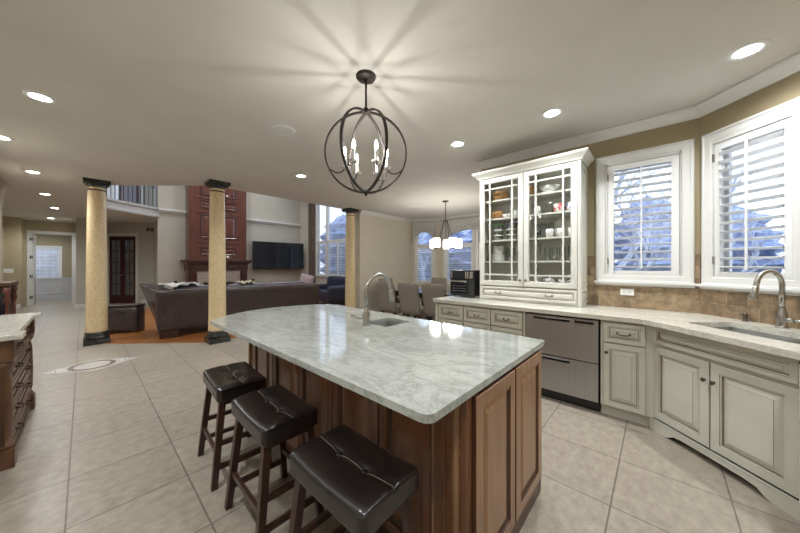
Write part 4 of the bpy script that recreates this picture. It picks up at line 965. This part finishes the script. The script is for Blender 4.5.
for i in range(6):
    a = R(az0 + 4 + 60 * i); ux_, uy_ = math.cos(a), math.sin(a)
    zr = -0.135; r0 = math.sqrt(CR * CR - zr * zr); rc = 0.165
    P = lambda r_, z_: (ux_ * r_, uy_ * r_, CZ + z_)
    ar_ = MB().tube([P(r0, zr), P(r0 - 0.05, zr - 0.028), P(rc + 0.04, zr - 0.03), P(rc + 0.01, zr - 0.012), P(rc, zr + 0.01)], 0.0055, 8).build('arm', 'bronze', ch)
    cu = MB().lathe([(0.0001, 0), (0.008, 0.0), (0.03, 0.012), (0.033, 0.018), (0.008, 0.014), (0.0001, 0.014)], 18, P(rc, zr)).build('candle_cup', 'chrome', ar_)
    MB().cyl(0.0105, 0.012, 0.105, 12, P(rc, zr)).build('candle_sleeve', 'china', ar_)
    MB().lathe([(0.0001, 0.105), (0.008, 0.107), (0.0125, 0.125), (0.012, 0.14), (0.007, 0.162), (0.0001, 0.178)], 10, P(rc, zr)).build('bulb', 'bulb_glass', ar_)
    pl_ = bpy.data.lights.new('bulb_light', 'POINT'); pl_.energy = BULB; pl_.shadow_soft_size = 0.002; pl_.color = (1.0, 0.975, 0.93)
    lo_ = bpy.data.objects.new('bulb_light', pl_); COL.objects.link(lo_); lo_.location = P(rc, zr + 0.135); lo_.parent = ch

# ------------------------------------------------------------------ dining area
dl = thing('dining_chandelier', 'five-shade chandelier with lit white glass above dining table', 'chandelier', (5.695, 3.708, H))
MB().lathe([(0.0001, 0), (0.075, 0), (0.075, -0.02), (0.02, -0.03), (0.0001, -0.03)], 24).build('canopy', 'bronze', dl)
MB().tube([(0, 0, -0.02), (0, 0, -0.47)], 0.010, 10).build('rod', 'bronze', dl)
MB().lathe([(0.0001, 0), (0.055, 0), (0.06, -0.02), (0.02, -0.035), (0.0001, -0.035)], 20, (0, 0, -0.46)).build('hub', 'bronze', dl)
for i in range(5):
    a = 2 * PI * i / 5 + 0.5; c_, s_ = math.cos(a), math.sin(a)
    ar_ = MB().tube([(0.045 * c_, 0.045 * s_, -0.48), (0.15 * c_, 0.15 * s_, -0.80), (0.22 * c_, 0.22 * s_, -1.07), (0.31 * c_, 0.31 * s_, -1.13)], 0.008, 8).build('arm', 'bronze', dl)
    MB().lathe([(0.0001, -1.12), (0.07, -1.12), (0.072, -1.105), (0.0001, -1.10)], 20, (0.31 * c_, 0.31 * s_, 0)).build('cup', 'bronze', ar_)
    MB().lathe([(0.0001, -1.10), (0.064, -1.10), (0.074, -1.09), (0.074, -0.905), (0.072, -0.90), (0.0001, -0.90)], 20, (0.31 * c_, 0.31 * s_, 0)).build('glass_shade', 'shade', ar_)
tb = thing('dining_table', 'polished dark rectangular dining table among taupe chairs', 'table', (5.62, 3.95, 0))
MB().box(-0.52, -1.05, 0.72, 0.52, 1.05, 0.76).build('tabletop', 'table', tb, bevel=0.008)
MB().box(-0.42, -0.92, 0.63, 0.42, 0.92, 0.72).build('apron', 'table', tb)
for ax_ in (-1, 1):
    for ay in (-1, 1): MB().taper((ax_ * 0.42, ay * 0.92, 0), (ax_ * 0.42, ay * 0.92, 0.72), 0.03, 0.045).build('leg', 'table', tb)
def make_chair(label):
    """faces local +x"""
    t = thing('dining_chair', label, 'chair', (0, 0, 0), 0, 'taupe upholstered dining chairs')
    def lean(p): return Vector((p.x - (p.z + 0.31) * 0.16, p.y * (1 + 0.04 * (p.z + 0.3)), p.z))
    MB().rbox((-0.20, 0, 0.70), (0.085, 0.50, 0.64), 0.035, 8, lean).build('backrest', 'chair_fabric', t)
    MB().rbox((0.03, 0, 0.43), (0.50, 0.49, 0.15), 0.035, 6).build('seat', 'chair_fabric', t)
    for ax_, ay in ((0.23, -0.2), (0.23, 0.2), (-0.18, -0.2), (-0.18, 0.2)):
        MB().taper((ax_ * 1.03, ay, 0), (ax_, ay, 0.365), 0.016, 0.023).build('leg', 'espresso', t)
    return t
k1 = make_chair('taupe dining chair directly behind the island faucet spout'); k1.location = (4.66, 4.385, 0)
dup(k1, (4.735, 3.81, 0), R(2), 'taupe dining chair between the other two chairs facing away from the island')
dup(k1, (4.82, 3.24, 0), R(-2), 'taupe dining chair partly hidden by the worktop end and drawers')
dup(k1, (5.66, 5.36, 0), R(-90), 'taupe dining chair at the table end by the plain dining wall')
dup(k1, (6.62, 4.72, 0), R(180), 'taupe dining chair on the window side of the dining table')

def sash_window(idx, loc, rz, w_, z0, z1, depth=0.14, zm=None, louv=None, label=None, n=18, cw=0.08, mull=()):
    """tall window in an opening w_ wide starting at local x=0; optional shutter panel"""
    mb = MB()
    mb.rings(-cw, w_ + cw, z0 - cw, z1 + cw, 0, [(0, -0.001, 0), (0, 0.018, 0), (0.01, 0.024, 0), (cw - 0.012, 0.016, 0), (cw + 0.005, 0.012, 0), (cw + 0.005, -depth, 0)], cap=False)
    wn = struct('window_%d' % idx, mb, 'white', loc=loc, rz=rz)
    fr = MB()
    for a, b, c, e in ((0.005, w_ - 0.005, z0 + 0.005, z0 + 0.05), (0.005, w_ - 0.005, z1 - 0.05, z1 - 0.005), (0.005, 0.045, z0, z1), (w_ - 0.045, w_ - 0.005, z0, z1)): fr.box(a, 0.07, c, b, 0.11, e)
    if zm: fr.box(0.005, 0.0, zm - 0.035, w_ - 0.005, 0.11, zm + 0.035)
    for xm in mull: fr.box(xm - 0.05, 0.0, z0, xm + 0.05, 0.11, z1)
    struct('window_frame', fr, 'white', wn)
    struct('window_pane', MB().box(0.03, 0.088, z0 + 0.03, w_ - 0.03, 0.093, z1 - 0.03), 'glass', wn)
    struct('window_sill', MB().box(-cw - 0.01, -0.05, z0 - 0.02, w_ + cw + 0.01, 0.0, z0 + 0.008), 'white', wn)
    if louv:
        for q, (lx0, lx1, lz0, lz1) in enumerate(louv):
            sh = thing('window_shutter', label[q], 'shutter', loc, rz, 'louvered shutters in the far windows')
            f = MB(); s_ = 0.045
            f.box(lx0, 0.01, lz0, lx0 + s_, 0.035, lz1).box(lx1 - s_, 0.01, lz0, lx1, 0.035, lz1).box(lx0 + s_, 0.01, lz0, lx1 - s_, 0.035, lz0 + 0.06).box(lx0 + s_, 0.01, lz1 - 0.06, lx1 - s_, 0.035, lz1)
            f.build('frame', 'shutter', sh)
            l = MB(); p = (lz1 - lz0 - 0.12) / n
            for i in range(n):
                zc = lz0 + 0.06 + p * (i + 0.5); t = R(-20); hw = 0.035
                v = [(x, 0.0225 + a * math.cos(t) + b * math.sin(t), zc + a * math.sin(t) - b * math.cos(t)) for x in (lx0 + s_, lx1 - s_) for a, b in ((-hw, 0), (0, 0.005), (hw, 0), (0, -0.005))]
                l.add(v, [(k, (k + 1) % 4, 4 + (k + 1) % 4, 4 + k) for k in range(4)])
            l.build('louver_slats', 'shutter', sh)
    return wn
def along(p0, p1, s):                                                 # a point on a wall and the rotation whose x runs to the viewer's right
    d = Vector((p1[0] - p0[0], p1[1] - p0[1])); L = d.length; q = Vector(p0) + d * (s / L)
    return (q.x, q.y, 0), math.atan2(-d.y, -d.x)
L_, rz_ = along(*CH, 0.73)
sash_window(3, L_, rz_, 0.53, 0.80, 2.66, zm=2.02, louv=[(0.005, 0.525, 0.81, 1.985)], label=['white louvered shutter in the narrow angled dining window'], n=16)
sash_window(4, (7.75, 5.03, 0), RIGHT, 0.93, 0.80, 2.66, zm=2.02, louv=[(0.005, 0.925, 0.81, 1.985)], label=['white louvered shutter in dining window behind the chandelier'], n=16)
sash_window(5, (7.75, 3.92, 0), RIGHT, 0.97, 0.80, 2.66, zm=2.02, louv=[(0.005, 0.965, 0.81, 1.985)], label=['white louvered shutter in dining window beside the hutch'], n=16)
def valance(label, loc, rz, w_, z1, drop, arch):
    b = MB(); n = 24; fr = []
    for i in range(n + 1):
        x = w_ * i / n; u = 2 * i / n - 1
        fr.append((x, z1 - drop + arch * max(0.0, 1 - u * u) ** 0.8))
    v = []
    for y in (-0.13, -0.11):
        for x, z in fr: v.append((x, y + 0.006 * math.sin(x * 40), z))
        for x, z in fr: v.append((x, y + 0.002 * math.sin(x * 40), z1))
    m_ = n + 1
    f = [(i, i + 1, m_ + i + 1, m_ + i) for i in range(n)] + [(2 * m_ + i, 2 * m_ + i + 1, 3 * m_ + i + 1, 3 * m_ + i) for i in range(n)] + [(i, i + 1, 2 * m_ + i + 1, 2 * m_ + i) for i in range(n)]
    b.add(v, f, 0, True)
    b.box(-0.004, -0.13, z1 - drop, 0.008, -0.03, z1).box(w_ - 0.008, -0.13, z1 - drop, w_ + 0.004, -0.03, z1).box(0, -0.13, z1 - 0.01, w_, -0.03, z1)
    o = b.build('valance', 'valance', None, loc=loc, rz=rz); tag(o, label, 'valance', 'patterned window valances'); return o
L_, rz_ = along(*CH, 0.84)
valance('patterned grey valance over the narrow angled dining window', L_, rz_, 0.75, H - 0.10, 0.69, 0.34)
valance('wide patterned grey valance over the dining windows behind the chandelier', (7.75, 5.16, 0), RIGHT, 2.34, H - 0.10, 0.70, 0.34)

# ------------------------------------------------------------------ great room windows and contents
sash_window(6, (6.75, 10.92, 0), RIGHT, 2.20, 0.93, 5.2, zm=2.36, mull=(0.72,), louv=[(0.0, 0.66, 0.94, 2.32), (0.78, 1.48, 0.94, 2.32), (1.49, 2.19, 0.94, 2.32)], label=['white louvered shutter in the great room window next to the curtain', 'middle white louvered shutter of the great room window', 'white louvered shutter of the great room window nearest the column'], n=20)
sash_window(7, (6.75, 8.45, 0), RIGHT, 1.70, 0.93, 5.2, zm=2.36)
# curtain
b = MB(); n = 36; pts = []
for i in range(n + 1): pts.append((6.66 + 0.035 * math.sin(i * 1.45), 11.45 - 0.42 * i / n))
v = [(x, y, z) for z in (0.02, 5.3) for x, y in pts] + [(x + 0.006, y, z) for z in (0.02, 5.3) for x, y in pts]; m_ = n + 1
b.add(v, [(i, i + 1, m_ + i + 1, m_ + i) for i in range(n)] + [(2 * m_ + i, 2 * m_ + i + 1, 3 * m_ + i + 1, 3 * m_ + i) for i in range(n)], 0, True)
tag(b.build('curtain', 'curtain'), 'long dark brown curtain beside the great room window', 'curtain')
# television: slightly swivelled on its bracket
tv = thing('television', 'large flat black television mounted on the great room wall', 'television', (5.42, 11.60, 1.76), R(-4))
TWD = 2.06; THT = 1.10
MB().box(-TWD / 2, -0.03, -THT / 2, TWD / 2, 0.03, THT / 2).build('case', 'black', tv, bevel=0.008)
MB().box(-TWD / 2 + 0.015, -0.034, -THT / 2 + 0.02, TWD / 2 - 0.015, -0.029, THT / 2 - 0.015).build('screen', 'screen', tv)
MB().box(-0.2, 0.03, -0.2, 0.2, 0.17, 0.2).build('bracket', 'black_matt', tv)
plate('wall_outlet', 'dark outlet on the wall below the television', 'outlet', (4.46, 11.8, 0.78), 0, 0.08, 0.12, 'black_matt', 1)
plate('wall_outlet', 'dark outlet on the wall left of the fireplace', 'outlet', (2.03, 11.8, 0.80), 0, 0.08, 0.12, 'black_matt', 1)
sc = thing('wall_sconce', 'narrow pale wall fixture between television and curtain', 'wall fixture', (6.60, 11.64, 1.55), R(-45))
MB().box(-0.04, -0.03, -0.25, 0.04, 0.0, 0.25).build('body', 'stone', sc, bevel=0.006)
MB().box(-0.03, -0.036, -0.23, 0.03, -0.029, 0.23).build('cover', 'inlay_white', sc)
# fireplace
fp = thing('fireplace', 'tall cherry panelled fireplace with mantel in the great room', 'fireplace', (3.185, 11.795, 0))
hw = 0.885
cbx = MB().box(-hw, -0.40, 1.56, hw, 0, HG - 0.01).box(-hw + 0.02, -0.40, 0, -0.48, 0, 1.36).box(0.48, -0.40, 0, hw - 0.02, 0, 1.36).box(-0.48, -0.40, 0.92, 0.48, 0, 1.36)
cbx.build('chimney_breast', 'cherry', fp)
ov_ = MB()
for x0, x1, z0, z1 in ((-0.55, 0.55, 2.30, 3.10), (-0.55, 0.55, 1.72, 2.0), (-0.55, 0.55, 3.32, 3.58), (-0.55, 0.55, 3.75, 4.9)):
    ov_.rings(x0, x1, z0, z1, -0.40, [(0, 0, 0), (0, 0.03, 0), (0.02, 0.035, 0), (0.05, 0.012, 1), (0.06, 0.006, 1), (0.12, 0.02, 0)])
ov_.build('overmantel_panel', ['cherry', 'cherry_dark'], fp)
for zz in (2.13, 3.14, 3.62): MB().box(-0.66, -0.425, zz, 0.66, -0.40, zz + 0.07).build('rail_moulding', 'cherry', fp, bevel=0.008)
MB().box(-1.04, -0.62, 1.50, 1.04, 0, 1.56).box(-0.99, -0.57, 1.45, 0.99, 0, 1.50).box(-0.95, -0.50, 1.41, 0.95, 0, 1.45).build('mantel_shelf', 'cherry_dark', fp, bevel=0.008)
MB().box(-0.92, -0.46, 1.18, 0.92, 0, 1.41).build('frieze', 'cherry_dark', fp)
orn = MB()
for i in range(9): orn.rbox((-0.44 + 0.11 * i, -0.462, 1.30), (0.085, 0.02, 0.07), 0.02, 4)
orn.build('carved_ornament', 'cherry_dark', fp)
for sx in (-1, 1):
    p = MB().box(sx * 0.78 - 0.12, -0.45, 0, sx * 0.78 + 0.12, -0.39, 1.18)
    for i in range(4): p.box(sx * 0.78 - 0.08 + i * 0.045, -0.46, 0.12, sx * 0.78 - 0.055 + i * 0.045, -0.445, 1.1)
    p.build('pilaster', 'cherry_dark', fp)
MB().box(-0.66, -0.43, 0.80, 0.66, -0.39, 1.18).box(-0.66, -0.43, 0, -0.47, -0.39, 0.80).box(0.47, -0.43, 0, 0.66, -0.39, 0.80).build('stone_surround', 'stone', fp)
MB().box(-0.47, -0.36, 0.0, 0.47, -0.02, 0.80).build('firebox', 'firebox', fp)
sr = MB()
for a, b_, c, e in ((-0.45, 0.45, 0.76, 0.80), (-0.45, -0.42, 0.02, 0.76), (0.42, 0.45, 0.02, 0.76), (-0.015, 0.015, 0.02, 0.76)): sr.box(a, -0.40, c, b_, -0.385, e)
sr.build('screen_frame', 'nickel', fp)

# brown sofa seen from behind
so = thing('sofa', 'large brown leather sofa with its back to the kitchen', 'sofa', (2.515, 6.70, 0.006), R(-6.4))
SL = 3.20
def lean2(p): return Vector((p.x, p.y - (p.z) * 0.04, p.z))
MB().rbox((0, 0.16, 0.515), (SL, 0.32, 0.79), 0.05, 14, lean2).build('back', 'sofa', so)
for i in range(3): MB().rbox((-SL / 2 + 0.22 + (SL - 0.42) / 6 + i * (SL - 0.42) / 3, 0.36, 0.78), ((SL - 0.46) / 3, 0.24, 0.36), 0.08, 8).build('back_cushion', 'sofa_top', so)
def arm(x0, x1, fx, ztop, name='arm'):
    b = MB(); q = [(x0, 0.012, 0.13), (x1, 0.012, 0.13), (x1, 1.22, 0.13), (x0, 1.22, 0.13), (x0 + fx * 0.1, 0.012, 0.905), (x1 + fx * 0.1, 0.012, 0.905), (x1 + fx * 0.7, 1.22, ztop), (x0 + fx, 1.22, ztop)]
    b.add(q, [(0, 3, 2, 1), (4, 5, 6, 7), (0, 1, 5, 4), (1, 2, 6, 5), (2, 3, 7, 6), (3, 0, 4, 7)]); o = b.build(name, 'sofa', so, bevel=0.05, seg=4)
    for p in o.data.polygons: p.use_smooth = True
arm(-SL / 2 - 0.005, -SL / 2 + 0.24, -0.28, 0.99)
arm(SL / 2 - 0.24, SL / 2 + 0.005, 0.02, 0.70)
for i in range(3): MB().rbox((-SL / 2 + 0.25 + (SL - 0.50) / 6 + i * (SL - 0.50) / 3, 0.76, 0.40), ((SL - 0.52) / 3, 0.86, 0.20), 0.06, 6).build('seat_cushion', 'sofa', so)
MB().box(-SL / 2 + 0.06, 0.06, 0.12, SL / 2 - 0.06, 1.18, 0.32).build('frame', 'sofa', so)
for sx in (-1, 1):
    for yy in (0.09, 1.10): MB().box(sx * (SL / 2 - 0.16) - 0.14, yy - 0.07, 0, sx * (SL / 2 - 0.16) + 0.14, yy + 0.07, 0.135).build('foot', 'espresso', so)
def cloth(name, label, c, w_, d_, z, m, amp=0.02, n=14, rz=0.0):
    b = MB(); v = []; rnd = random.Random(3)
    for s_ in (0, 1):
        for i in range(n + 1):
            for j in range(n + 1):
                x, y = (i / n - 0.5) * w_, (j / n - 0.5) * d_
                zz = amp * (1 + math.sin(i * 1.3 + j * 0.7) * 0.5 + math.sin(j * 1.7 - i * 0.5) * 0.5) * (1 if s_ else 0.6) - 0.02 * s_ * 0 + (0.006 if s_ else 0) - 0.03 * max(0, abs(y) / d_ * 2 - 0.6)
                v.append((x + 0.02 * math.sin(j * 1.1), y + 0.02 * math.sin(i * 1.4), zz))
    m_ = (n + 1) ** 2; f = []
    for i in range(n):
        for j in range(n):
            q = i * (n + 1) + j; f.append((q, q + 1, q + n + 2, q + n + 1)); f.append((m_ + q, m_ + q + n + 1, m_ + q + n + 2, m_ + q + 1))
    b.add(v, f, 0, True)
    return tag(b.build(name, m, None, loc=(c[0], c[1], z), rz=rz), label, 'throw')
cloth('throw_blanket', 'pale grey crumpled throw draped over the left sofa corner', (1.30, 7.18), 0.60, 0.34, 0.965, 'throw', 0.035, rz=R(10))
cloth('folded_cloth', 'small cream crumpled cloth on the sofa back beside column', (2.50, 7.05), 0.30, 0.24, 0.965, 'cream_cloth', 0.03)
bx = thing('storage_box', 'brown leather storage box with handle slot beside the sofa', 'box', (0.525, 8.10, 0.006), R(-36))
MB().rbox((0, 0.12, 0.265), (0.54, 0.26, 0.53), 0.025, 6, None).build('body', 'sofa', bx)
MB().rbox((0, 0.12, 0.55), (0.56, 0.28, 0.05), 0.02, 6).build('lid', 'sofa', bx)
lab(MB().box(-0.07, -0.0135, 0.38, 0.07, -0.0085, 0.42).build('handle_slot', 'black_matt', bx), 'dark cut-out handle')
s2f = thing('leather_armchair', 'blue-black leather armchair under the great room window', 'armchair', (5.45, 8.75, 0.006), R(-90))
MB().rbox((0, 0.86, 0.55), (1.3, 0.30, 0.84), 0.10, 8, lambda p: Vector((p.x, p.y + p.z * 0.12, p.z))).build('backrest', 'sofa_blue', s2f)
MB().rbox((0, 0.45, 0.30), (1.25, 0.85, 0.38), 0.09, 8).build('seat', 'sofa_blue', s2f)
for sx in (-1, 1): MB().rbox((sx * 0.62, 0.45, 0.36), (0.24, 0.95, 0.62), 0.09, 8).build('arm', 'sofa_blue', s2f)
for sx in (-1, 1):
    for yy in (0.1, 0.88): MB().cyl(0.03, 0, 0.14, 10, (sx * 0.55, yy, 0)).build('foot', 'espresso', s2f)
def pil(p): 
    k = 1 - 0.55 * max(abs(p.x) / 0.24, abs(p.z) / 0.24) ** 2
    return Vector((p.x, p.y * k, p.z))
pw = MB().rbox((0, 0, 0), (0.48, 0.17, 0.48), 0.05, 10, pil)
pw.X = Matrix()
o = pw.build('cushion', 'pillow', None, loc=(5.30, 9.28, 0.80), rz=R(30)); o.rotation_euler = (R(-12), R(14), R(-48))
tag(o, 'dusty pink cushion propped on the blue-black armchair', 'cushion')

# ------------------------------------------------------------------ balcony rail
rl = thing('balcony_railing', 'dark iron balcony railing above the hall entrance', 'railing', (0, 0, H + 0.31))
def poly_pts(pl, step):
    res = []; acc = 0.0
    for i in range(len(pl) - 1):
        a, b = Vector(pl[i]), Vector(pl[i + 1]); L = (b - a).length; d = acc
        while d < L: res.append(tuple(a.lerp(b, d / L))); d += step
        acc = d - L
    return res
inner = [(x - 0.03, y + 0.05) for x, y in fas]
for i, (x, y) in enumerate(poly_pts(inner, 0.115)):
    MB().box(x - 0.008, y - 0.008, 0, x + 0.008, y + 0.008, 1.0).build('baluster', 'black_matt', rl)
    if i % 3 == 1: pass
MB().tube([(x, y, 1.02) for x, y in inner], 0.03, 10).build('handrail', 'cherry_dark', rl)
scr = MB()
for (x, y) in poly_pts(inner, 0.345):
    for k in range(3):
        scr.tube([(x + 0.05 * math.cos(R(a)) * (1 - a / 900), y + 0.02 * math.cos(R(a)), 0.62 + 0.11 * k + 0.05 * math.sin(R(a)) * (1 - a / 900)) for a in range(0, 541, 45)], 0.006, 5)
scr.build('scroll_work', 'black_matt', rl)

# ------------------------------------------------------------------ doors
ua = (DA[0], DA[1])
def dwall(s): return (DA[0] - s * s2, DA[1] + s * s2, 0)
DRZ = R(-45)
def casing(name, loc, rz, x0, x1, z1, cw=0.10, z0=0.0, parent=None):
    b = MB().box(x0 - cw, -0.022, z0, x0, 0.0, z1 + cw).box(x1, -0.022, z0, x1 + cw, 0.0, z1 + cw).box(x0, -0.022, z1, x1, 0.0, z1 + cw).box(x0 - 0.0, 0.0, z0, x0 + 0.02, 0.12, z1).box(x1 - 0.02, 0.0, z0, x1, 0.12, z1).box(x0, 0, z1 - 0.02, x1, 0.12, z1)
    return struct(name, b, 'white', parent, loc=loc, rz=rz)
d1 = casing('door_1', dwall(lo2), DRZ, 0, lo2 - lo1, 2.44, 0.085)
dw_ = (lo2 - lo1 - 0.04) / 2
for q in range(2):
    x0 = 0.02 + q * dw_; x1 = x0 + dw_ - 0.003; b = MB(); st = 0.085
    b.box(x0, 0.03, 0.01, x0 + st, 0.07, 2.41).box(x1 - st, 0.03, 0.01, x1, 0.07, 2.41).box(x0 + st, 0.03, 0.01, x1 - st, 0.07, 0.30).box(x0 + st, 0.03, 2.27, x1 - st, 0.07, 2.41)
    for i in range(1, 5): zz = 0.30 + 1.97 * i / 5; b.box(x0 + st, 0.035, zz - 0.012, x1 - st, 0.065, zz + 0.012)
    xm = (x0 + x1) / 2; b.box(xm - 0.01, 0.035, 0.30, xm + 0.01, 0.065, 2.27)
    lf = struct('door_leaf', b, 'cherry_dark', d1)
    struct('door_pane', MB().box(x0 + st - 0.005, 0.048, 0.295, x1 - st + 0.005, 0.052, 2.275), 'glass', lf)
    hk = MB(); hk.X = Matrix.Translation((x1 - 0.03 if q == 0 else x0 + 0.03, 0.03, 1.02)) @ Matrix.Rotation(R(90), 4, 'X'); hk.lathe([(0.0001, -0.0), (0.024, 0.0), (0.01, 0.012), (0.01, 0.03), (0.026, 0.04), (0.024, 0.055), (0.0001, 0.06)], 12)
    struct('door_knob', hk, 'nickel', lf)
d2 = casing('door_2', dwall(up2)[:2] + (H + 0.26,), DRZ, 0, up2 - up1, 2.16, 0.085)
b = MB(); ww = up2 - up1
b.rings(0.022, ww - 0.022, 0.01, 2.13, 0.05, [(0, 0, 0), (0, 0.02, 0), (0.09, 0.02, 0), (0.10, 0.008, 0), (0.14, 0.016, 0)])
struct('door_leaf', b, 'cherry_dark', d2)
# hall doorway at the end and the open door with its hinges
d3 = casing('door_3', (-1.18, 15.6, 0), 0, 0.0, 0.92, 2.46, 0.085)
hd_ = MB().box(0.005, 0.13, 0.01, 0.045, 0.92, 2.44); struct('door_leaf', hd_, 'white', d3)
for zz in (0.25, 0.95, 1.6, 2.2): struct('door_hinge', MB().box(-0.02, -0.025, zz, 0.012, -0.02, zz + 0.10).box(0.02, 0.02, zz, 0.03, 0.125, zz + 0.1), 'bronze', d3)
# wainscot and window of the far room
wp = MB().box(-2.3, 17.975, 0, 0.2, 18.0, 0.84).box(-2.3, 17.955, 0.84, 0.2, 18.0, 0.88).box(-2.3, 17.965, 0, 0.2, 18.0, 0.16)
struct('trim_wainscot', wp, 'trim_grey')  # dimmer light of the far room painted in as a greyer trim colour
for q, (x0, x1) in enumerate(((-1.36, -0.52), (-0.40, 0.1))):
    p = MB(); p.X = Matrix.Translation((0, 17.975, 0)); p.rings(x0, x1, 0.24, 0.76, 0, [(0, 0, 0), (0, 0.012, 0), (0.02, 0.014, 0), (0.035, 0.002, 0)], cap=False); struct('trim_wainscot_panel', p, 'trim_grey')
sash_window(8, (-1.32, 18.0, 0), 0, 0.66, 0.86, 2.06, louv=None)
bl = thing('window_blind', 'white slatted blind in the window beyond hall doorway', 'blind', (-1.32, 18.0, 0), 0)
b = MB()
for i in range(20):
    zz = 0.90 + 0.056 * i; b.box(0.02, 0.005, zz, 0.64, 0.012, zz + 0.034)
b.build('slats', 'shutter', bl)
MB().box(0.01, 0.0, 2.02, 0.65, 0.03, 2.055).build('head_rail', 'shutter', bl)
b = MB(); [b.box(xx, 0.002, 0.90, xx + 0.008, 0.016, 2.03) for xx in (0.16, 0.33, 0.5)]; b.build('tape', 'shutter', bl)
# alarm keypads near the french doors
kp = thing('wall_keypad', 'pair of dark keypads high on the wall beside french doors', 'keypad', dwall(0.13)[:2] + (2.66,), DRZ)
for xx in (-0.12, 0.02): MB().box(xx, -0.02, -0.06, xx + 0.10, 0, 0.06).build('panel', 'wood_dark', kp, bevel=0.003)
MB().rbox((0.075, -0.022, 0.03), (0.02, 0.01, 0.02), 0.005, 3).build('light', 'china', kp)

# ------------------------------------------------------------------ outdoors
tag(MB().box(4.2, -30, -0.45, 60, 45, -0.35).build('lawn', 'lawn'), 'winter lawn outside the windows', 'lawn', None, 'structure')
tag(MB().box(-30, 18.3, -0.45, 4.2, 45, -0.35).build('lawn', 'lawn'), 'lawn outside the far hall window', 'lawn', None, 'structure')
def make_tree(seed, label, h=9.0):
    rnd = random.Random(seed); b = MB()
    def grow(p, d, L, r, lev):
        pts = [p]; q = Vector(p); dd = Vector(d)
        for k in range(4):
            dd = (dd + Vector((rnd.uniform(-1, 1), rnd.uniform(-1, 1), rnd.uniform(-0.3, 0.6))) * 0.14).normalized(); q = q + dd * L / 4; pts.append(tuple(q))
        b.tube(pts, [r * (1 - 0.14 * k) for k in range(5)], 5 if lev > 1 else 7, cap=False)
        if lev >= 4: return
        for k in range(4 if lev else 6):
            base = Vector(pts[rnd.randint(2, 4) if lev else rnd.randint(1, 4)])
            a = rnd.uniform(0, 2 * PI); sp = rnd.uniform(0.5, 1.0)
            nd = (dd * 0.75 + Vector((math.cos(a), math.sin(a), rnd.uniform(-0.1, 0.5))) * sp).normalized()
            grow(tuple(base), tuple(nd), L * rnd.uniform(0.5, 0.7), r * 0.48, lev + 1)
    grow((0, 0, 0), (0, 0, 1), h * 0.42, 0.16, 0)
    return tag(b.build('bare_tree', 'bark'), label, 'tree', 'bare winter trees outside')
t1 = make_tree(1, 'bare tree outside the wall window', 6.5); t1.location = (9.0, 0.8, -0.36)
t2 = make_tree(5, 'bare tree outside the angled sink window', 6.0); t2.location = (8.2, -4.6, -0.36)
for i, (x, y, a) in enumerate([(14.0, -1.4, 0.4), (16.2, -10.0, 1.5), (13.5, 4.2, 2.2), (12.8, 9.7, 0.9), (13.5, 16.0, 3.0)]):
    dup((t1, t2)[i % 2], (x, y, -0.36), a, 'bare tree glimpsed through the shutters')
def make_evergreen(seed, h, r):
    rnd = random.Random(seed); b = MB(); seg = 22; rows = 18; v = []
    for j in range(rows + 1):
        t_ = j / rows; rr = r * (max(0.0, math.sin(PI * (0.12 + 0.88 * t_)))) ** 0.6 * (0.85 + 0.3 * ((j % 3) == 0)) + 0.02
        for k in range(seg):
            a = 2 * PI * k / seg; q = rr * rnd.uniform(0.72, 1.15); v.append((q * math.cos(a), q * math.sin(a), 0.25 + t_ * h + rnd.uniform(-0.06, 0.06)))
    f = [(j * seg + k, j * seg + (k + 1) % seg, (j + 1) * seg + (k + 1) % seg, (j + 1) * seg + k) for j in range(rows) for k in range(seg)]
    b.add(v, f); o = b.build('foliage', 'evergreen', None)
    return o
ev = thing('evergreen_tree', 'evergreen with blue haze painted in, outside the wall window', 'tree', (19.1, -0.2, -0.36), 0, 'evergreens outside')
fo = make_evergreen(2, 4.6, 1.7); fo.parent = ev
MB().cyl(0.12, 0, 0.6, 10).build('trunk', 'bark', ev)
for i, (x, y, a, s_) in enumerate([(23.2, -3.0, 1, 1.0), (20.4, -7.2, 2, 1.0), (17.5, -15.2, 2.4, 1.2), (23.5, 4.9, 3, 1.2), (17.9, 8.6, 4, 1.0), (17.9, 13.0, 5, 1.0), (20.2, 17.4, 0.6, 1.3), (16, 21.5, 1.7, 1.3), (27.8, 0.6, 0.3, 1.4), (11.5, -10.1, 0.3, 0.9), (22.9, 10.4, 2.0, 1.3), (18.6, 4.2, 1.3, 1.0), (26.0, 15.3, 0.2, 1.2), (16.7, -5.3, 1.1, 0.9), (-1.5, 26, 0.5, 0.9)]):
    o = dup(ev, (x, y, -0.36), a, 'evergreen with blue haze painted in, glimpsed through the shutters'); o.scale = (s_, s_, s_)
